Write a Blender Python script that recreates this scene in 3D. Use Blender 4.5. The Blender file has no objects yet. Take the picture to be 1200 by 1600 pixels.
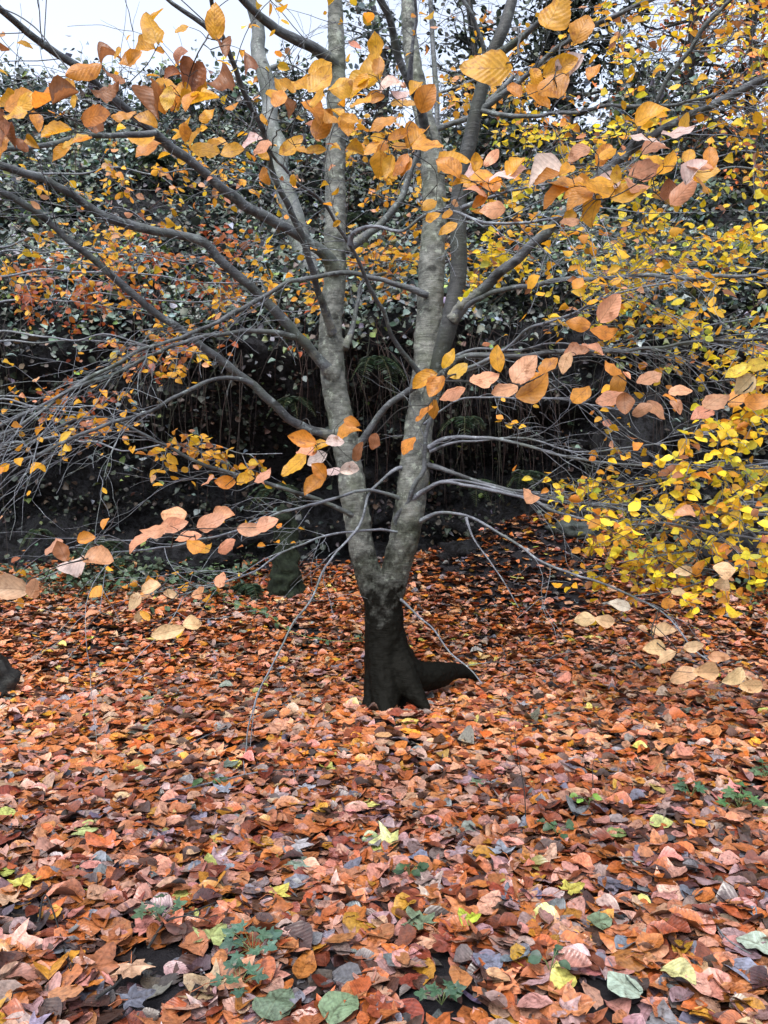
import bpy, math, random
import numpy as np
from mathutils import Vector
R = math.radians
rng = np.random.default_rng(7)
random.seed(7)
scene = bpy.context.scene
COL = scene.collection

# ------------------------------------------------------------ camera, sky, light
CAM_Z = 1.4
F = 1200.0                                   # focal length in pixels of the 1200 x 1600 photo
cd = bpy.data.cameras.new('camera'); cam = bpy.data.objects.new('camera', cd); COL.objects.link(cam)
cam.location = (0, 0, CAM_Z); cam.rotation_euler = (R(90), 0, 0)
cd.sensor_fit = 'VERTICAL'; cd.sensor_height = 36; cd.lens = 27; cd.clip_start = 0.05; cd.clip_end = 500
scene.camera = cam
SUN_EL, SUN_AZ = 58, 200                     # soft overcast light from high behind the camera
w = bpy.data.worlds.new('World'); scene.world = w; w.use_nodes = True
nt = w.node_tree; bg = nt.nodes['Background']
sky = nt.nodes.new('ShaderNodeTexSky'); sky.sky_type = 'NISHITA'; sky.sun_disc = False
sky.sun_elevation = R(SUN_EL); sky.sun_rotation = R(SUN_AZ); sky.dust_density = 4; sky.ozone_density = 1.0
hs = nt.nodes.new('ShaderNodeHueSaturation'); hs.inputs['Saturation'].default_value = 0.5
hs.inputs['Value'].default_value = 1.0
nt.links.new(sky.outputs[0], hs.inputs['Color']); nt.links.new(hs.outputs[0], bg.inputs['Color'])
bg.inputs['Strength'].default_value = 0.15
sd = bpy.data.lights.new('sun', 'SUN'); sd.energy = 0.55; sd.angle = R(25); sd.color = (1, 0.97, 0.93)
so = bpy.data.objects.new('sun', sd); COL.objects.link(so)
so.rotation_euler = (R(90 - SUN_EL), 0, R(180 - SUN_AZ))
so.location = (0, 0, 20)
scene.view_settings.view_transform = 'Standard'; scene.view_settings.look = 'None'
scene.view_settings.exposure = 1.72; scene.view_settings.gamma = 1
scene.render.engine = 'CYCLES'
scene.cycles.max_bounces = 6; scene.cycles.diffuse_bounces = 3; scene.cycles.transparent_max_bounces = 4

# ------------------------------------------------------------ small maths
def P(px, py, Y):
    return np.array([(px - 600) / F * Y, Y, CAM_Z - (py - 800) / F * Y])

def sstep(a, b, v):
    t = np.clip((np.asarray(v, float) - a) / (b - a), 0, 1); return t * t * (3 - 2 * t)

_lat = rng.random((32, 32, 32))
def vnoise(p):
    p = np.atleast_2d(np.asarray(p, float)); i = np.floor(p).astype(int); f = p - i; f = f * f * (3 - 2 * f)
    out = 0
    for a in (0, 1):
        for b in (0, 1):
            for c in (0, 1):
                wgt = (f[:, 0] if a else 1 - f[:, 0]) * (f[:, 1] if b else 1 - f[:, 1]) * (f[:, 2] if c else 1 - f[:, 2])
                out = out + wgt * _lat[(i[:, 0] + a) & 31, (i[:, 1] + b) & 31, (i[:, 2] + c) & 31]
    return out * 2 - 1
def fbm(p, o=4):
    p = np.atleast_2d(np.asarray(p, float)); s = 0; a = 1.0
    for k in range(o):
        s = s + a * vnoise(p * 2 ** k + 7.3 * k); a *= .5
    return s
def nrm(v):
    return v / np.maximum(np.linalg.norm(v, axis=-1, keepdims=True), 1e-9)

def H(x, y):
    x = np.asarray(x, float); y = np.asarray(y, float)
    h = 0.50 * sstep(6.0, 9.0, y) + 0.25 * sstep(8.5, 10.2, y)
    h = h + 0.72 * np.exp(-((x - 2.0) / 1.35) ** 2 - ((y - 9.3) / 0.95) ** 2)
    h = h - 0.05 * np.exp(-((x - 0.05) ** 2 + (y - 5.7) ** 2) / 0.5)
    q = np.stack([x.ravel() * .8, y.ravel() * .8, 0 * x.ravel() + 3], 1)
    h = h + 0.05 * vnoise(q).reshape(h.shape) + 0.022 * vnoise(q * 3.1).reshape(h.shape)
    return h

# ------------------------------------------------------------ mesh accumulation
ORI = {}
class Acc:
    def __init__(s): s.V = []; s.F = []; s.C = []; s.U = []; s.n = 0
    def add(s, V, Fa, C=None, U=None):
        V = np.asarray(V, float); Fa = np.asarray(Fa, int)
        s.V.append(V); s.F.append(Fa + s.n); s.n += len(V)
        if C is None: C = (0.3, 0.3, 0.3)
        C = np.asarray(C, float)
        if C.ndim == 1: C = np.repeat(C[None], len(V), 0)
        s.C.append(C); s.U.append(np.zeros((len(V), 2)) if U is None else U)
    def build(s, name, mat, parent=None, smooth=True, origin=None):
        me = bpy.data.meshes.new(name)
        V = np.concatenate(s.V)
        o = bpy.data.objects.new(name, me)
        if parent is not None: org = ORI[parent.name]
        elif origin is not None: org = np.array(origin, float); o.location = org
        else: org = np.zeros(3)
        V = V - org
        me.vertices.add(len(V)); me.vertices.foreach_set('co', V.astype(np.float32).ravel())
        loops = np.concatenate([f.ravel() for f in s.F])
        tot = np.concatenate([np.full(len(f), f.shape[1]) for f in s.F])
        st = np.concatenate([[0], np.cumsum(tot)[:-1]])
        me.loops.add(len(loops)); me.loops.foreach_set('vertex_index', loops.astype(np.int32))
        me.polygons.add(len(tot)); me.polygons.foreach_set('loop_start', st.astype(np.int32))
        me.polygons.foreach_set('loop_total', tot.astype(np.int32))
        me.update(calc_edges=True)
        ca = me.color_attributes.new('col', 'FLOAT_COLOR', 'POINT')
        C = np.concatenate(s.C); ca.data.foreach_set('color', np.concatenate([C, np.ones((len(C), 1))], 1).astype(np.float32).ravel())
        uv = me.uv_layers.new(name='UVMap'); U = np.concatenate(s.U)
        uv.data.foreach_set('uv', U[loops].astype(np.float32).ravel())
        if smooth: me.polygons.foreach_set('use_smooth', np.ones(len(tot), bool))
        me.materials.append(mat); COL.objects.link(o)
        if parent is not None: o.parent = parent
        ORI[o.name] = org
        return o

def tag(o, label=None, cat=None, group=None, kind=None):
    if label: o['label'] = label
    if cat: o['category'] = cat
    if group: o['group'] = group
    if kind: o['kind'] = kind
    return o
def empty(name, loc, label, cat, group=None):
    o = bpy.data.objects.new(name, None); o.empty_display_size = .2; COL.objects.link(o)
    o.location = loc; ORI[o.name] = np.array(loc, float)
    return tag(o, label, cat, group)

def smooth_curve(pts, rad, step=0.06, jitter=0.0):
    pts = np.asarray(pts, float); rad = np.asarray(rad, float)
    P0 = np.vstack([2 * pts[0] - pts[1], pts, 2 * pts[-1] - pts[-2]])
    op, orr = [], []
    for i in range(len(pts) - 1):
        a, b, c, d = P0[i:i + 4]
        L = np.linalg.norm(c - b); n = max(2, int(L / step))
        for k in range(n):
            t = k / n
            op.append(.5 * ((2 * b) + (c - a) * t + (2 * a - 5 * b + 4 * c - d) * t * t + (3 * b - a - 3 * c + d) * t ** 3))
            orr.append(rad[i] * (1 - t) + rad[i + 1] * t)
    op.append(pts[-1]); orr.append(rad[-1])
    op = np.array(op); orr = np.array(orr)
    if jitter > 0:
        off = np.stack([vnoise(op * 3.1 + s) for s in (0, 11, 23)], 1)
        ramp = np.minimum(np.arange(len(op)) / 6.0, 1)[:, None]
        op = op + off * jitter * ramp
    return op, orr

def tube(acc, C, rad, k=6, col=(.3, .3, .3), lump=0.0):
    C = np.asarray(C, float); n = len(C)
    if n < 2: return
    T = nrm(np.gradient(C, axis=0))
    N = np.zeros_like(C); u = np.cross(T[0], [0.3, 0.9, 0.2]); N[0] = nrm(u)
    for i in range(1, n):
        v = N[i - 1] - T[i] * np.dot(N[i - 1], T[i]); N[i] = nrm(v)
    B = np.cross(T, N)
    a = np.arange(k) / k * 2 * np.pi
    r = np.repeat(np.asarray(rad)[:, None], k, 1)
    V = C[:, None] + r[..., None] * (np.cos(a)[None, :, None] * N[:, None] + np.sin(a)[None, :, None] * B[:, None])
    V = V.reshape(-1, 3)
    if lump > 0:
        d = V - np.repeat(C, k, 0)
        V = V + d * (lump * fbm(V * 9, 2))[:, None]
    i = np.arange(n - 1)[:, None] * k; j = np.arange(k)[None]
    Fq = np.stack([i + j, i + (j + 1) % k, i + k + (j + 1) % k, i + k + j], -1).reshape(-1, 4)
    acc.add(V, Fq, col)
    e = len(C) - 1
    Vc = np.array([C[0], C[-1]])
    ring0 = V[:k]; ring1 = V[-k:]
    acc.add(np.vstack([ring0, C[:1]]), np.array([[(q + 1) % k, q, k] for q in range(k)]), col)
    acc.add(np.vstack([ring1, C[-1:] + T[-1:] * rad[-1]]), np.array([[q, (q + 1) % k, k] for q in range(k)]), col)

# ------------------------------------------------------------ leaves
def leaves(acc, base, dirv, normal, length, wr, col, st=6, fold=.25, curl=.3, wave=.05, tipvar=None):
    """beech-like oval leaves, all at once: base point, direction, normal, length, width ratio, colour"""
    n = len(base)
    if n == 0: return
    d = nrm(dirv); nn = normal - d * np.sum(normal * d, 1, keepdims=True); nn = nrm(nn); s = np.cross(nn, d)
    t = np.linspace(0, 1, st + 1)
    wprof = np.sin(np.pi * t ** 0.85) ** 0.75 * 0.5; wprof[0] = 0.02; wprof[-1] = 0.015
    length = np.asarray(length)[:, None, None]; wr = np.asarray(wr)[:, None, None]
    X = np.broadcast_to(t[None, :, None], (n, st + 1, 3))
    Yv = wprof[None, :, None] * np.array([-1, 0, 1])[None, None, :] * wr
    if st >= 10:                                # long edge waves and a bent midrib on the large leaves
        ph = rng.uniform(0, 6.28, (n, 1, 3)); kf = rng.uniform(5, 11, (n, 1, 3))
        ws = 1 + .06 * np.sin(kf * t[None, :, None] + ph) + rng.normal(0, .025, (n, st + 1, 3))
        bend = (rng.normal(0, .18, n)[:, None, None] * (X - X * X)); Yv = Yv * ws + bend
    else:
        ws = 1 + rng.normal(0, .04, (n, st + 1, 3)) + rng.normal(0, .13, (n, 1, 3)); Yv = Yv * ws + rng.normal(0, .16, n)[:, None, None] * (X - X * X)
    fo = (fold * rng.normal(.5, .8, n).clip(-.8, 1.8))[:, None, None]; cu = (curl * rng.normal(0, 1, n).clip(-1.7, 1.7))[:, None, None]
    c2 = (curl * rng.normal(0, 1, n).clip(-1.5, 1.5))[:, None, None]
    tw = (curl * rng.normal(0, .8, n))[:, None, None]
    Z = fo * np.abs(Yv) * 2 + cu * (X - .4) ** 2 + c2 * (Yv ** 2) * 3 + tw * (X - .5) * Yv * 2
    if st >= 10: Z = Z + .035 * np.sin(kf * 1.4 * t[None, :, None] + ph * 2) * np.array([-1, 0, 1])[None, None, :]
    Z = Z + wave * rng.normal(0, 1, (n, st + 1, 3)) * (np.array([1, .15, 1])[None, None, :])
    Pn = (base[:, None, None, :] + (X * length)[..., None] * d[:, None, None, :] + (Yv * length)[..., None] * s[:, None, None, :]
          + (Z * length)[..., None] * nn[:, None, None, :])
    V = Pn.reshape(-1, 3)
    per = (st + 1) * 3
    q = []
    for i in range(st):
        for j in range(2):
            a = i * 3 + j; q.append([a, a + 1, a + 4, a + 3])
    q = np.array(q); Fq = (q[None] + (np.arange(n) * per)[:, None, None]).reshape(-1, 4)
    C = np.repeat(col[:, None], per, 1)
    edge = np.tile(np.array([1.0, 0, 1.0]), st + 1)[None, :, None] * rng.random((n, 1, 1)) ** 2 * 0.35
    C = C * (1 - edge * np.array([.25, .55, .6]))
    U = np.zeros((n, st + 1, 3, 2)); U[..., 0] = X; U[..., 1] = np.broadcast_to(wprof[None, :, None] * np.array([-1, 0, 1])[None, None], (n, st + 1, 3)) + .5
    acc.add(V, Fq, C.reshape(-1, 3), U.reshape(-1, 2))

PALM = []
for a, r in [(-165, .10), (-150, .38), (-128, .60), (-112, .42), (-98, .40), (-82, .60), (-66, .88), (-58, .60), (-40, .50), (-26, .66), (-12, .85), (0, 1.0), (12, .85), (26, .66), (40, .50),
             (58, .60), (66, .88), (82, .60), (98, .40), (112, .42), (128, .60), (150, .38), (165, .10)]:
    PALM.append((math.cos(R(a)) * r, math.sin(R(a)) * r))
PALM = np.array(PALM)
def palmate(acc, base, dirv, normal, length, col, curl=.25):
    """five-lobed sycamore leaves"""
    n = len(base); 
    if n == 0: return
    d = nrm(dirv); nn = normal - d * np.sum(normal * d, 1, keepdims=True); nn = nrm(nn); s = np.cross(nn, d)
    k = len(PALM)
    full = np.vstack([PALM * .55, PALM, [[0, 0]]])
    X = full[None, :, 0] * (1 + rng.normal(0, .05, (n, 2 * k + 1))); Yv = full[None, :, 1] * (1 + rng.normal(0, .05, (n, 2 * k + 1)))
    r2 = X ** 2 + Yv ** 2
    cu = (curl * rng.normal(0, 1, n))[:, None]; c2 = (curl * rng.normal(0, 1, n))[:, None]
    Z = cu * X ** 2 + c2 * Yv ** 2 + rng.normal(0, .035, (n, 2 * k + 1)) + .12 * np.cos(5 * np.arctan2(Yv, X)) * r2 * .5
    L = (np.asarray(length) * .6)[:, None, None]
    V = base[:, None] + L * (X[..., None] * d[:, None] + Yv[..., None] * s[:, None] + Z[..., None] * nn[:, None])
    per = 2 * k + 1; off = (np.arange(n) * per)[:, None, None]
    q = np.array([[i, (i + 1) % k, k + (i + 1) % k, k + i][::-1] for i in range(k)])
    tr = np.array([[i, (i + 1) % k, 2 * k] for i in range(k)])
    C = np.repeat(col[:, None], per, 1) * (1 + rng.normal(0, .10, (n, per, 1)))
    U = np.broadcast_to(np.stack([full[:, 0] * .5 + .5, full[:, 1] * .5 + .5], 1)[None], (n, per, 2))
    Vf = V.reshape(-1, 3); C = np.clip(C, 0, 1).reshape(-1, 3); n0 = acc.n
    acc.add(Vf, (q[None] + off).reshape(-1, 4), C, U.reshape(-1, 2))
    acc.F.append((tr[None] + off).reshape(-1, 3) + n0)

def pick(pal, n, var=.12):
    cols = np.array([p[1] for p in pal]); pr = np.array([p[0] for p in pal], float); pr /= pr.sum()
    c = cols[rng.choice(len(cols), n, p=pr)]
    return np.clip(c * (1 + rng.normal(0, var, (n, 1))) * (1 + rng.normal(0, var * .4, (n, 3))), 0.004, .95)

# ------------------------------------------------------------ materials
def newmat(name):
    m = bpy.data.materials.new(name); m.use_nodes = True; t = m.node_tree
    b = t.nodes['Principled BSDF']; return m, t, b
def N(t, kind, **kw):
    n = t.nodes.new(kind)
    for k, v in kw.items():
        if k in n.inputs.keys(): n.inputs[k].default_value = v
        else: setattr(n, k, v)
    return n
def ramp(t, src, stops):
    r = t.nodes.new('ShaderNodeValToRGB'); e = r.color_ramp.elements
    while len(e) < len(stops): e.new(.5)
    for i, (p, c) in enumerate(stops): e[i].position = p; e[i].color = (*c, 1)
    t.links.new(src, r.inputs[0]); return r

def leaf_material(name, rough, transl, spec=.5, vein=True, blotch=.35, spots=False):
    m, t, b = newmat(name); L = t.links.new
    at = N(t, 'ShaderNodeAttribute', attribute_name='col')
    tc = N(t, 'ShaderNodeTexCoord')
    nz = N(t, 'ShaderNodeTexNoise', Scale=75.0, Detail=3.0); L(tc.outputs['Object'], nz.inputs['Vector'])
    rp = ramp(t, nz.outputs['Fac'], [(.32, (1 - blotch,) * 3), (.6, (1.06,) * 3)])
    mx = N(t, 'ShaderNodeMixRGB', blend_type='MULTIPLY', Fac=1.0); L(at.outputs['Color'], mx.inputs[1]); L(rp.outputs[0], mx.inputs[2])
    out = mx.outputs[0]; hgt = nz.outputs['Fac']
    if vein:
        sp = N(t, 'ShaderNodeSeparateXYZ'); L(tc.outputs['UV'], sp.inputs[0])
        a = N(t, 'ShaderNodeMath', operation='SUBTRACT'); L(sp.outputs[1], a.inputs[0]); a.inputs[1].default_value = .5
        ab = N(t, 'ShaderNodeMath', operation='ABSOLUTE'); L(a.outputs[0], ab.inputs[0])
        ml = N(t, 'ShaderNodeMath', operation='MULTIPLY_ADD'); L(ab.outputs[0], ml.inputs[0]); ml.inputs[1].default_value = -.75; L(sp.outputs[0], ml.inputs[2])
        m2 = N(t, 'ShaderNodeMath', operation='MULTIPLY'); L(ml.outputs[0], m2.inputs[0]); m2.inputs[1].default_value = 50.0
        sn = N(t, 'ShaderNodeMath', operation='SINE'); L(m2.outputs[0], sn.inputs[0])
        vr = ramp(t, sn.outputs[0], [(.0, (1, 1, 1)), (.7, (1, 1, 1)), (1.0, (.84, .8, .76))])
        mr = ramp(t, ab.outputs[0], [(.0, (.62, .55, .5)), (.035, (1, 1, 1))])
        x1 = N(t, 'ShaderNodeMixRGB', blend_type='MULTIPLY', Fac=.8); L(out, x1.inputs[1]); L(vr.outputs[0], x1.inputs[2])
        x2 = N(t, 'ShaderNodeMixRGB', blend_type='MULTIPLY', Fac=.8); L(x1.outputs[0], x2.inputs[1]); L(mr.outputs[0], x2.inputs[2])
        out = x2.outputs[0]
        ad = N(t, 'ShaderNodeMath', operation='MULTIPLY_ADD'); L(sn.outputs[0], ad.inputs[0]); ad.inputs[1].default_value = -.16; L(nz.outputs['Fac'], ad.inputs[2]); hgt = ad.outputs[0]
    if name.startswith('fallen'):
        nf = N(t, 'ShaderNodeTexNoise', Scale=28.0, Detail=6.0, Roughness=.75); L(tc.outputs['Object'], nf.inputs['Vector'])
        fr = ramp(t, nf.outputs['Fac'], [(.36, (.42, .36, .36)), (.5, (1, 1, 1)), (.66, (1.12, 1.15, 1.2))])
        x8 = N(t, 'ShaderNodeMixRGB', blend_type='MULTIPLY', Fac=.85); L(out, x8.inputs[1]); L(fr.outputs[0], x8.inputs[2]); out = x8.outputs[0]
        rr_ = ramp(t, nf.outputs['Fac'], [(.35, (.22,) * 3), (.65, (.5,) * 3)]); L(rr_.outputs[0], b.inputs['Roughness'])
    if spots:                                   # brown decay patches
        ns = N(t, 'ShaderNodeTexNoise', Scale=24.0, Detail=5.0, Roughness=.7); L(tc.outputs['Object'], ns.inputs['Vector'])
        sr = ramp(t, ns.outputs['Fac'], [(.56, (0, 0, 0)), (.66, (.75, .75, .75))])
        x7 = N(t, 'ShaderNodeMixRGB', blend_type='MIX'); L(sr.outputs[0], x7.inputs[0]); L(out, x7.inputs[1]); x7.inputs[2].default_value = (.22, .075, .02, 1); out = x7.outputs[0]
    bp = N(t, 'ShaderNodeBump', Strength=.5, Distance=.0025); L(hgt, bp.inputs['Height'])
    L(out, b.inputs['Base Color']); L(bp.outputs[0], b.inputs['Normal'])
    b.inputs['Roughness'].default_value = rough; b.inputs['Specular IOR Level'].default_value = spec
    if transl > 0:
        tr = N(t, 'ShaderNodeBsdfTranslucent'); L(out, tr.inputs[0]); ms = N(t, 'ShaderNodeMixShader'); ms.inputs[0].default_value = transl
        L(b.outputs[0], ms.inputs[1]); L(tr.outputs[0], ms.inputs[2]); L(ms.outputs[0], t.nodes['Material Output'].inputs[0])
    return m

M = {}
M['litter'] = leaf_material('fallen_leaf_surface', .34, 0, .6, True, .4)
M['leaf'] = leaf_material('autumn_leaf', .42, .50, .45, True, .22, True)
M['leaf_far'] = leaf_material('autumn_leaf_small', .5, .45, .35, False, .2)
M['ivy'] = leaf_material('ivy_leaf', .5, .10, .4, False, .3)
M['green'] = leaf_material('green_leaf', .45, .2, .4, False, .3)

def bark_material(name, light, dark, wet_z=None, wood=False):
    m, t, b = newmat(name); L = t.links.new
    tc = N(t, 'ShaderNodeTexCoord'); 
    n1 = N(t, 'ShaderNodeTexNoise', Scale=7.0, Detail=7.0, Roughness=.65); L(tc.outputs['Object'], n1.inputs['Vector'])
    mp = N(t, 'ShaderNodeMapping'); mp.inputs['Scale'].default_value = (14, 14, 95); L(tc.outputs['Object'], mp.inputs['Vector'])
    n2 = N(t, 'ShaderNodeTexNoise', Scale=1.0, Detail=4.0, Roughness=.6); L(mp.outputs[0], n2.inputs['Vector'])
    n3 = N(t, 'ShaderNodeTexNoise', Scale=130.0, Detail=3.0); L(tc.outputs['Object'], n3.inputs['Vector'])
    c1 = ramp(t, n1.outputs['Fac'], [(.34, dark), (.5, tuple((l + d) / 2 for l, d in zip(light, dark))), (.68, light)])
    c2 = ramp(t, n2.outputs['Fac'], [(.35, (.55, .57, .57)), (.52, (1, 1, 1)), (.75, (1.15, 1.15, 1.15))])
    x = N(t, 'ShaderNodeMixRGB', blend_type='MULTIPLY', Fac=.8); L(c1.outputs[0], x.inputs[1]); L(c2.outputs[0], x.inputs[2])
    c3 = ramp(t, n3.outputs['Fac'], [(.35, (.7, .7, .7)), (.65, (1.15, 1.15, 1.15))])
    x3 = N(t, 'ShaderNodeMixRGB', blend_type='MULTIPLY', Fac=.7); L(x.outputs[0], x3.inputs[1]); L(c3.outputs[0], x3.inputs[2])
    # algae film, patchy
    n4 = N(t, 'ShaderNodeTexNoise', Scale=2.3, Detail=5.0, Roughness=.7); L(tc.outputs['Object'], n4.inputs['Vector'])
    g = ramp(t, n4.outputs['Fac'], [(.48, (0, 0, 0)), (.66, (.6, .6, .6))])
    x4 = N(t, 'ShaderNodeMixRGB', blend_type='MIX'); L(g.outputs[0], x4.inputs[0]); L(x3.outputs[0], x4.inputs[1]); x4.inputs[2].default_value = tuple(q * f for q, f in zip(light, (.42, .50, .30))) + (1,)
    out = x4.outputs[0]
    n6 = N(t, 'ShaderNodeTexNoise', Scale=16.0, Detail=6.0, Roughness=.7); L(tc.outputs['Object'], n6.inputs['Vector'])
    g6 = ramp(t, n6.outputs['Fac'], [(.56, (0, 0, 0)), (.64, (.65, .65, .65))])
    x9 = N(t, 'ShaderNodeMixRGB', blend_type='MIX'); L(g6.outputs[0], x9.inputs[0]); L(out, x9.inputs[1]); x9.inputs[2].default_value = tuple(min(1, q * f) for q, f in zip(light, (1.6, 1.75, 1.6))) + (1,); out = x9.outputs[0]
    # old twig scars: small dark eyes scattered over the bark
    m5 = N(t, 'ShaderNodeMapping'); m5.inputs['Scale'].default_value = (4.2, 4.2, 5.6); L(tc.outputs['Object'], m5.inputs['Vector'])
    vo = N(t, 'ShaderNodeTexVoronoi', Scale=1.0, Randomness=1.0); L(m5.outputs[0], vo.inputs['Vector'])
    av = N(t, 'ShaderNodeMath', operation='MULTIPLY_ADD'); L(n1.outputs['Fac'], av.inputs[0]); av.inputs[1].default_value = .22; L(vo.outputs['Distance'], av.inputs[2])
    vr2 = ramp(t, av.outputs[0], [(.22, (.28, .28, .28)), (.30, (1, 1, 1))])
    x6 = N(t, 'ShaderNodeMixRGB', blend_type='MULTIPLY', Fac=1.0); L(out, x6.inputs[1]); L(vr2.outputs[0], x6.inputs[2]); out = x6.outputs[0]
    if wet_z is not None:
        sp = N(t, 'ShaderNodeSeparateXYZ'); L(tc.outputs['Object'], sp.inputs[0])
        n5 = N(t, 'ShaderNodeTexNoise', Scale=4.5, Detail=9.0, Roughness=.72); L(tc.outputs['Object'], n5.inputs['Vector'])
        ma = N(t, 'ShaderNodeMath', operation='MULTIPLY_ADD'); L(n5.outputs['Fac'], ma.inputs[0]); ma.inputs[1].default_value = -2.5; L(sp.outputs[2], ma.inputs[2])
        mb = N(t, 'ShaderNodeMath', operation='ADD'); L(ma.outputs[0], mb.inputs[0]); mb.inputs[1].default_value = 1.25 - wet_z + .5
        wr = ramp(t, mb.outputs[0], [(.2, (0, 0, 0)), (.45, (.35, .35, .35)), (.8, (1, 1, 1))])
        x5 = N(t, 'ShaderNodeMixRGB', blend_type='MIX'); L(wr.outputs[0], x5.inputs[0]); x5.inputs[1].default_value = (.0042, .0042, .0032, 1); L(out, x5.inputs[2])
        out = x5.outputs[0]
        spc = N(t, 'ShaderNodeMath', operation='MULTIPLY_ADD'); L(wr.outputs[0], spc.inputs[0]); spc.inputs[1].default_value = .22; spc.inputs[2].default_value = .06; L(spc.outputs[0], b.inputs['Specular IOR Level'])
    L(out, b.inputs['Base Color'])
    ad = N(t, 'ShaderNodeMath', operation='MULTIPLY_ADD'); L(n3.outputs['Fac'], ad.inputs[0]); ad.inputs[1].default_value = .4; L(n2.outputs['Fac'], ad.inputs[2])
    bp = N(t, 'ShaderNodeBump', Strength=.7, Distance=.008); L(ad.outputs[0], bp.inputs['Height']); L(bp.outputs[0], b.inputs['Normal'])
    b.inputs['Roughness'].default_value = .62
    if wet_z is None: b.inputs['Specular IOR Level'].default_value = .35
    return m
M['bark'] = bark_material('beech_bark', (.165, .172, .160), (.046, .051, .046), wet_z=1.0)
M['branch'] = bark_material('branch_bark', (.115, .127, .142), (.018, .020, .024))
M['limb'] = bark_material('limb_bark', (.058, .063, .066), (.016, .017, .018))  # third stem: its backlit silhouette is put into a darker bark colour
M['twig'] = bark_material('twig_bark', (.175, .19, .225), (.06, .066, .084))
M['darkbark'] = bark_material('dark_bark', (.03, .03, .03), (.009, .009, .009))
M['palebark'] = bark_material('pale_bark', (.17, .185, .19), (.08, .09, .09))

def ground_mat(name, stops, scale, bumpd, rough=.6):
    m, t, b = newmat(name); L = t.links.new
    tc = N(t, 'ShaderNodeTexCoord')
    n1 = N(t, 'ShaderNodeTexNoise', Scale=scale, Detail=9.0, Roughness=.7); L(tc.outputs['Object'], n1.inputs['Vector'])
    r = ramp(t, n1.outputs['Fac'], stops); L(r.outputs[0], b.inputs['Base Color'])
    n2 = N(t, 'ShaderNodeTexNoise', Scale=scale * 4, Detail=8.0, Roughness=.75); L(tc.outputs['Object'], n2.inputs['Vector'])
    bp = N(t, 'ShaderNodeBump', Strength=1.0, Distance=bumpd); L(n2.outputs['Fac'], bp.inputs['Height']); L(bp.outputs[0], b.inputs['Normal'])
    b.inputs['Roughness'].default_value = rough; b.inputs['Specular IOR Level'].default_value = .2
    return m
M['soil'] = ground_mat('wet_soil', [(.3, (.005, .005, .006)), (.55, (.014, .013, .016)), (.8, (.035, .034, .042))], 6, .03, .5)
M['rock'] = ground_mat('dark_rock', [(.36, (.0015, .0015, .002)), (.45, (.008, .008, .010)), (.55, (.036, .038, .046)), (.64, (.012, .015, .010)), (.72, (.042, .033, .029))], 9.0, .16, .8)
M['stone'] = ground_mat('boulder_stone', [(.3, (.02, .026, .024)), (.5, (.045, .056, .052)), (.7, (.09, .10, .105))], 5, .03, .75)
M['moss'] = ground_mat('moss', [(.3, (.004, .006, .004)), (.5, (.011, .017, .010)), (.7, (.035, .050, .03))], 14, .03, .9)

# ------------------------------------------------------------ the ground
def grid_mesh(xs, ys, zf):
    X, Y = np.meshgrid(xs, ys); Z = zf(X, Y)
    V = np.stack([X.ravel(), Y.ravel(), Z.ravel()], 1); nx = len(xs)
    i = np.arange(len(ys) - 1)[:, None] * nx; j = np.arange(nx - 1)[None]
    Fq = np.stack([i + j, i + j + 1, i + nx + j + 1, i + nx + j], -1).reshape(-1, 4)
    return V, Fq
xs = np.concatenate([[-120, -80, -50, -30, -20, -14, -11], np.arange(-9, 9.01, .07), [11, 14, 20, 30, 50, 80, 120]])
ys = np.concatenate([[-120, -80, -50, -30, -20, -12, -8, -5, -3, -1], np.arange(0, 12.01, .07), [14, 18, 25, 40, 70, 120]])
a = Acc(); V, Fq = grid_mesh(xs, ys, H); a.add(V, Fq); g = a.build('ground', M['soil']); tag(g, kind='structure')

# ------------------------------------------------------------ the cliff: undercut rock below, sloping bank above
prof = np.array([(9.3, -.2), (9.9, .35), (10.35, .9), (10.55, 1.5), (10.45, 2.1), (10.1, 2.6), (9.55, 3.0), (9.35, 3.4), (9.55, 3.9), (10.1, 4.6), (10.9, 5.6),
                 (11.8, 6.7), (12.9, 7.8), (14.5, 8.5), (20, 9.0), (40, 9.3), (120, 9.5)])
plen = np.concatenate([[0], np.cumsum(np.linalg.norm(np.diff(prof, axis=0), axis=1))])
def cliff_point(x, s):
    """x along the cliff, s arc length up the profile -> world point without rock detail"""
    y = np.interp(s, plen, prof[:, 0]); z = np.interp(s, plen, prof[:, 1])
    rec = 1 - .75 * sstep(1.6, 3.6, x)                       # the undercut fades out to the right
    under = sstep(3.2, 2.4, z)
    y = 9.45 + (y - 9.45) * (1 - under * (1 - rec))
    y = y + .35 * np.sin(x * .55 + 1) + .018 * x * x * .5
    top = 1 - .04 * sstep(-1.5, 4.5, x)                       # lower rim to the right
    z = np.where(z > 3.4, 3.4 + (z - 3.4) * top, z)
    return np.stack([x, y, z], -1)
def cliff_detail(p):
    q = p * np.array([.7, .7, 1.7])
    d = .38 * fbm(q * .9, 5)
    lay = np.abs(((p[:, 2] * 1.7 + .6 * vnoise(p * .6)) % 1) - .5)
    amp = sstep(4.2, 3.0, p[:, 2])
    d = d + amp * .16 * (np.abs(fbm(p * np.array([3.5, 3.5, 6]), 3)) - .4)
    return d * (.6 + .4 * amp) + amp * (lay - .25) * .38
s_ = np.concatenate([np.arange(0, 12, .08), np.arange(12, 20, .5), [25, 40, 70, plen[-1]]])
xs = np.concatenate([[-120, -70, -40, -25, -16], np.arange(-12, 12.01, .08), [16, 25, 40, 70, 120]])
XX, SS = np.meshgrid(xs, s_)
pc = cliff_point(XX.ravel(), SS.ravel())
pc[:, 1] -= np.clip(cliff_detail(pc), -.8, .8) * (SS.ravel() < 14)
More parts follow.
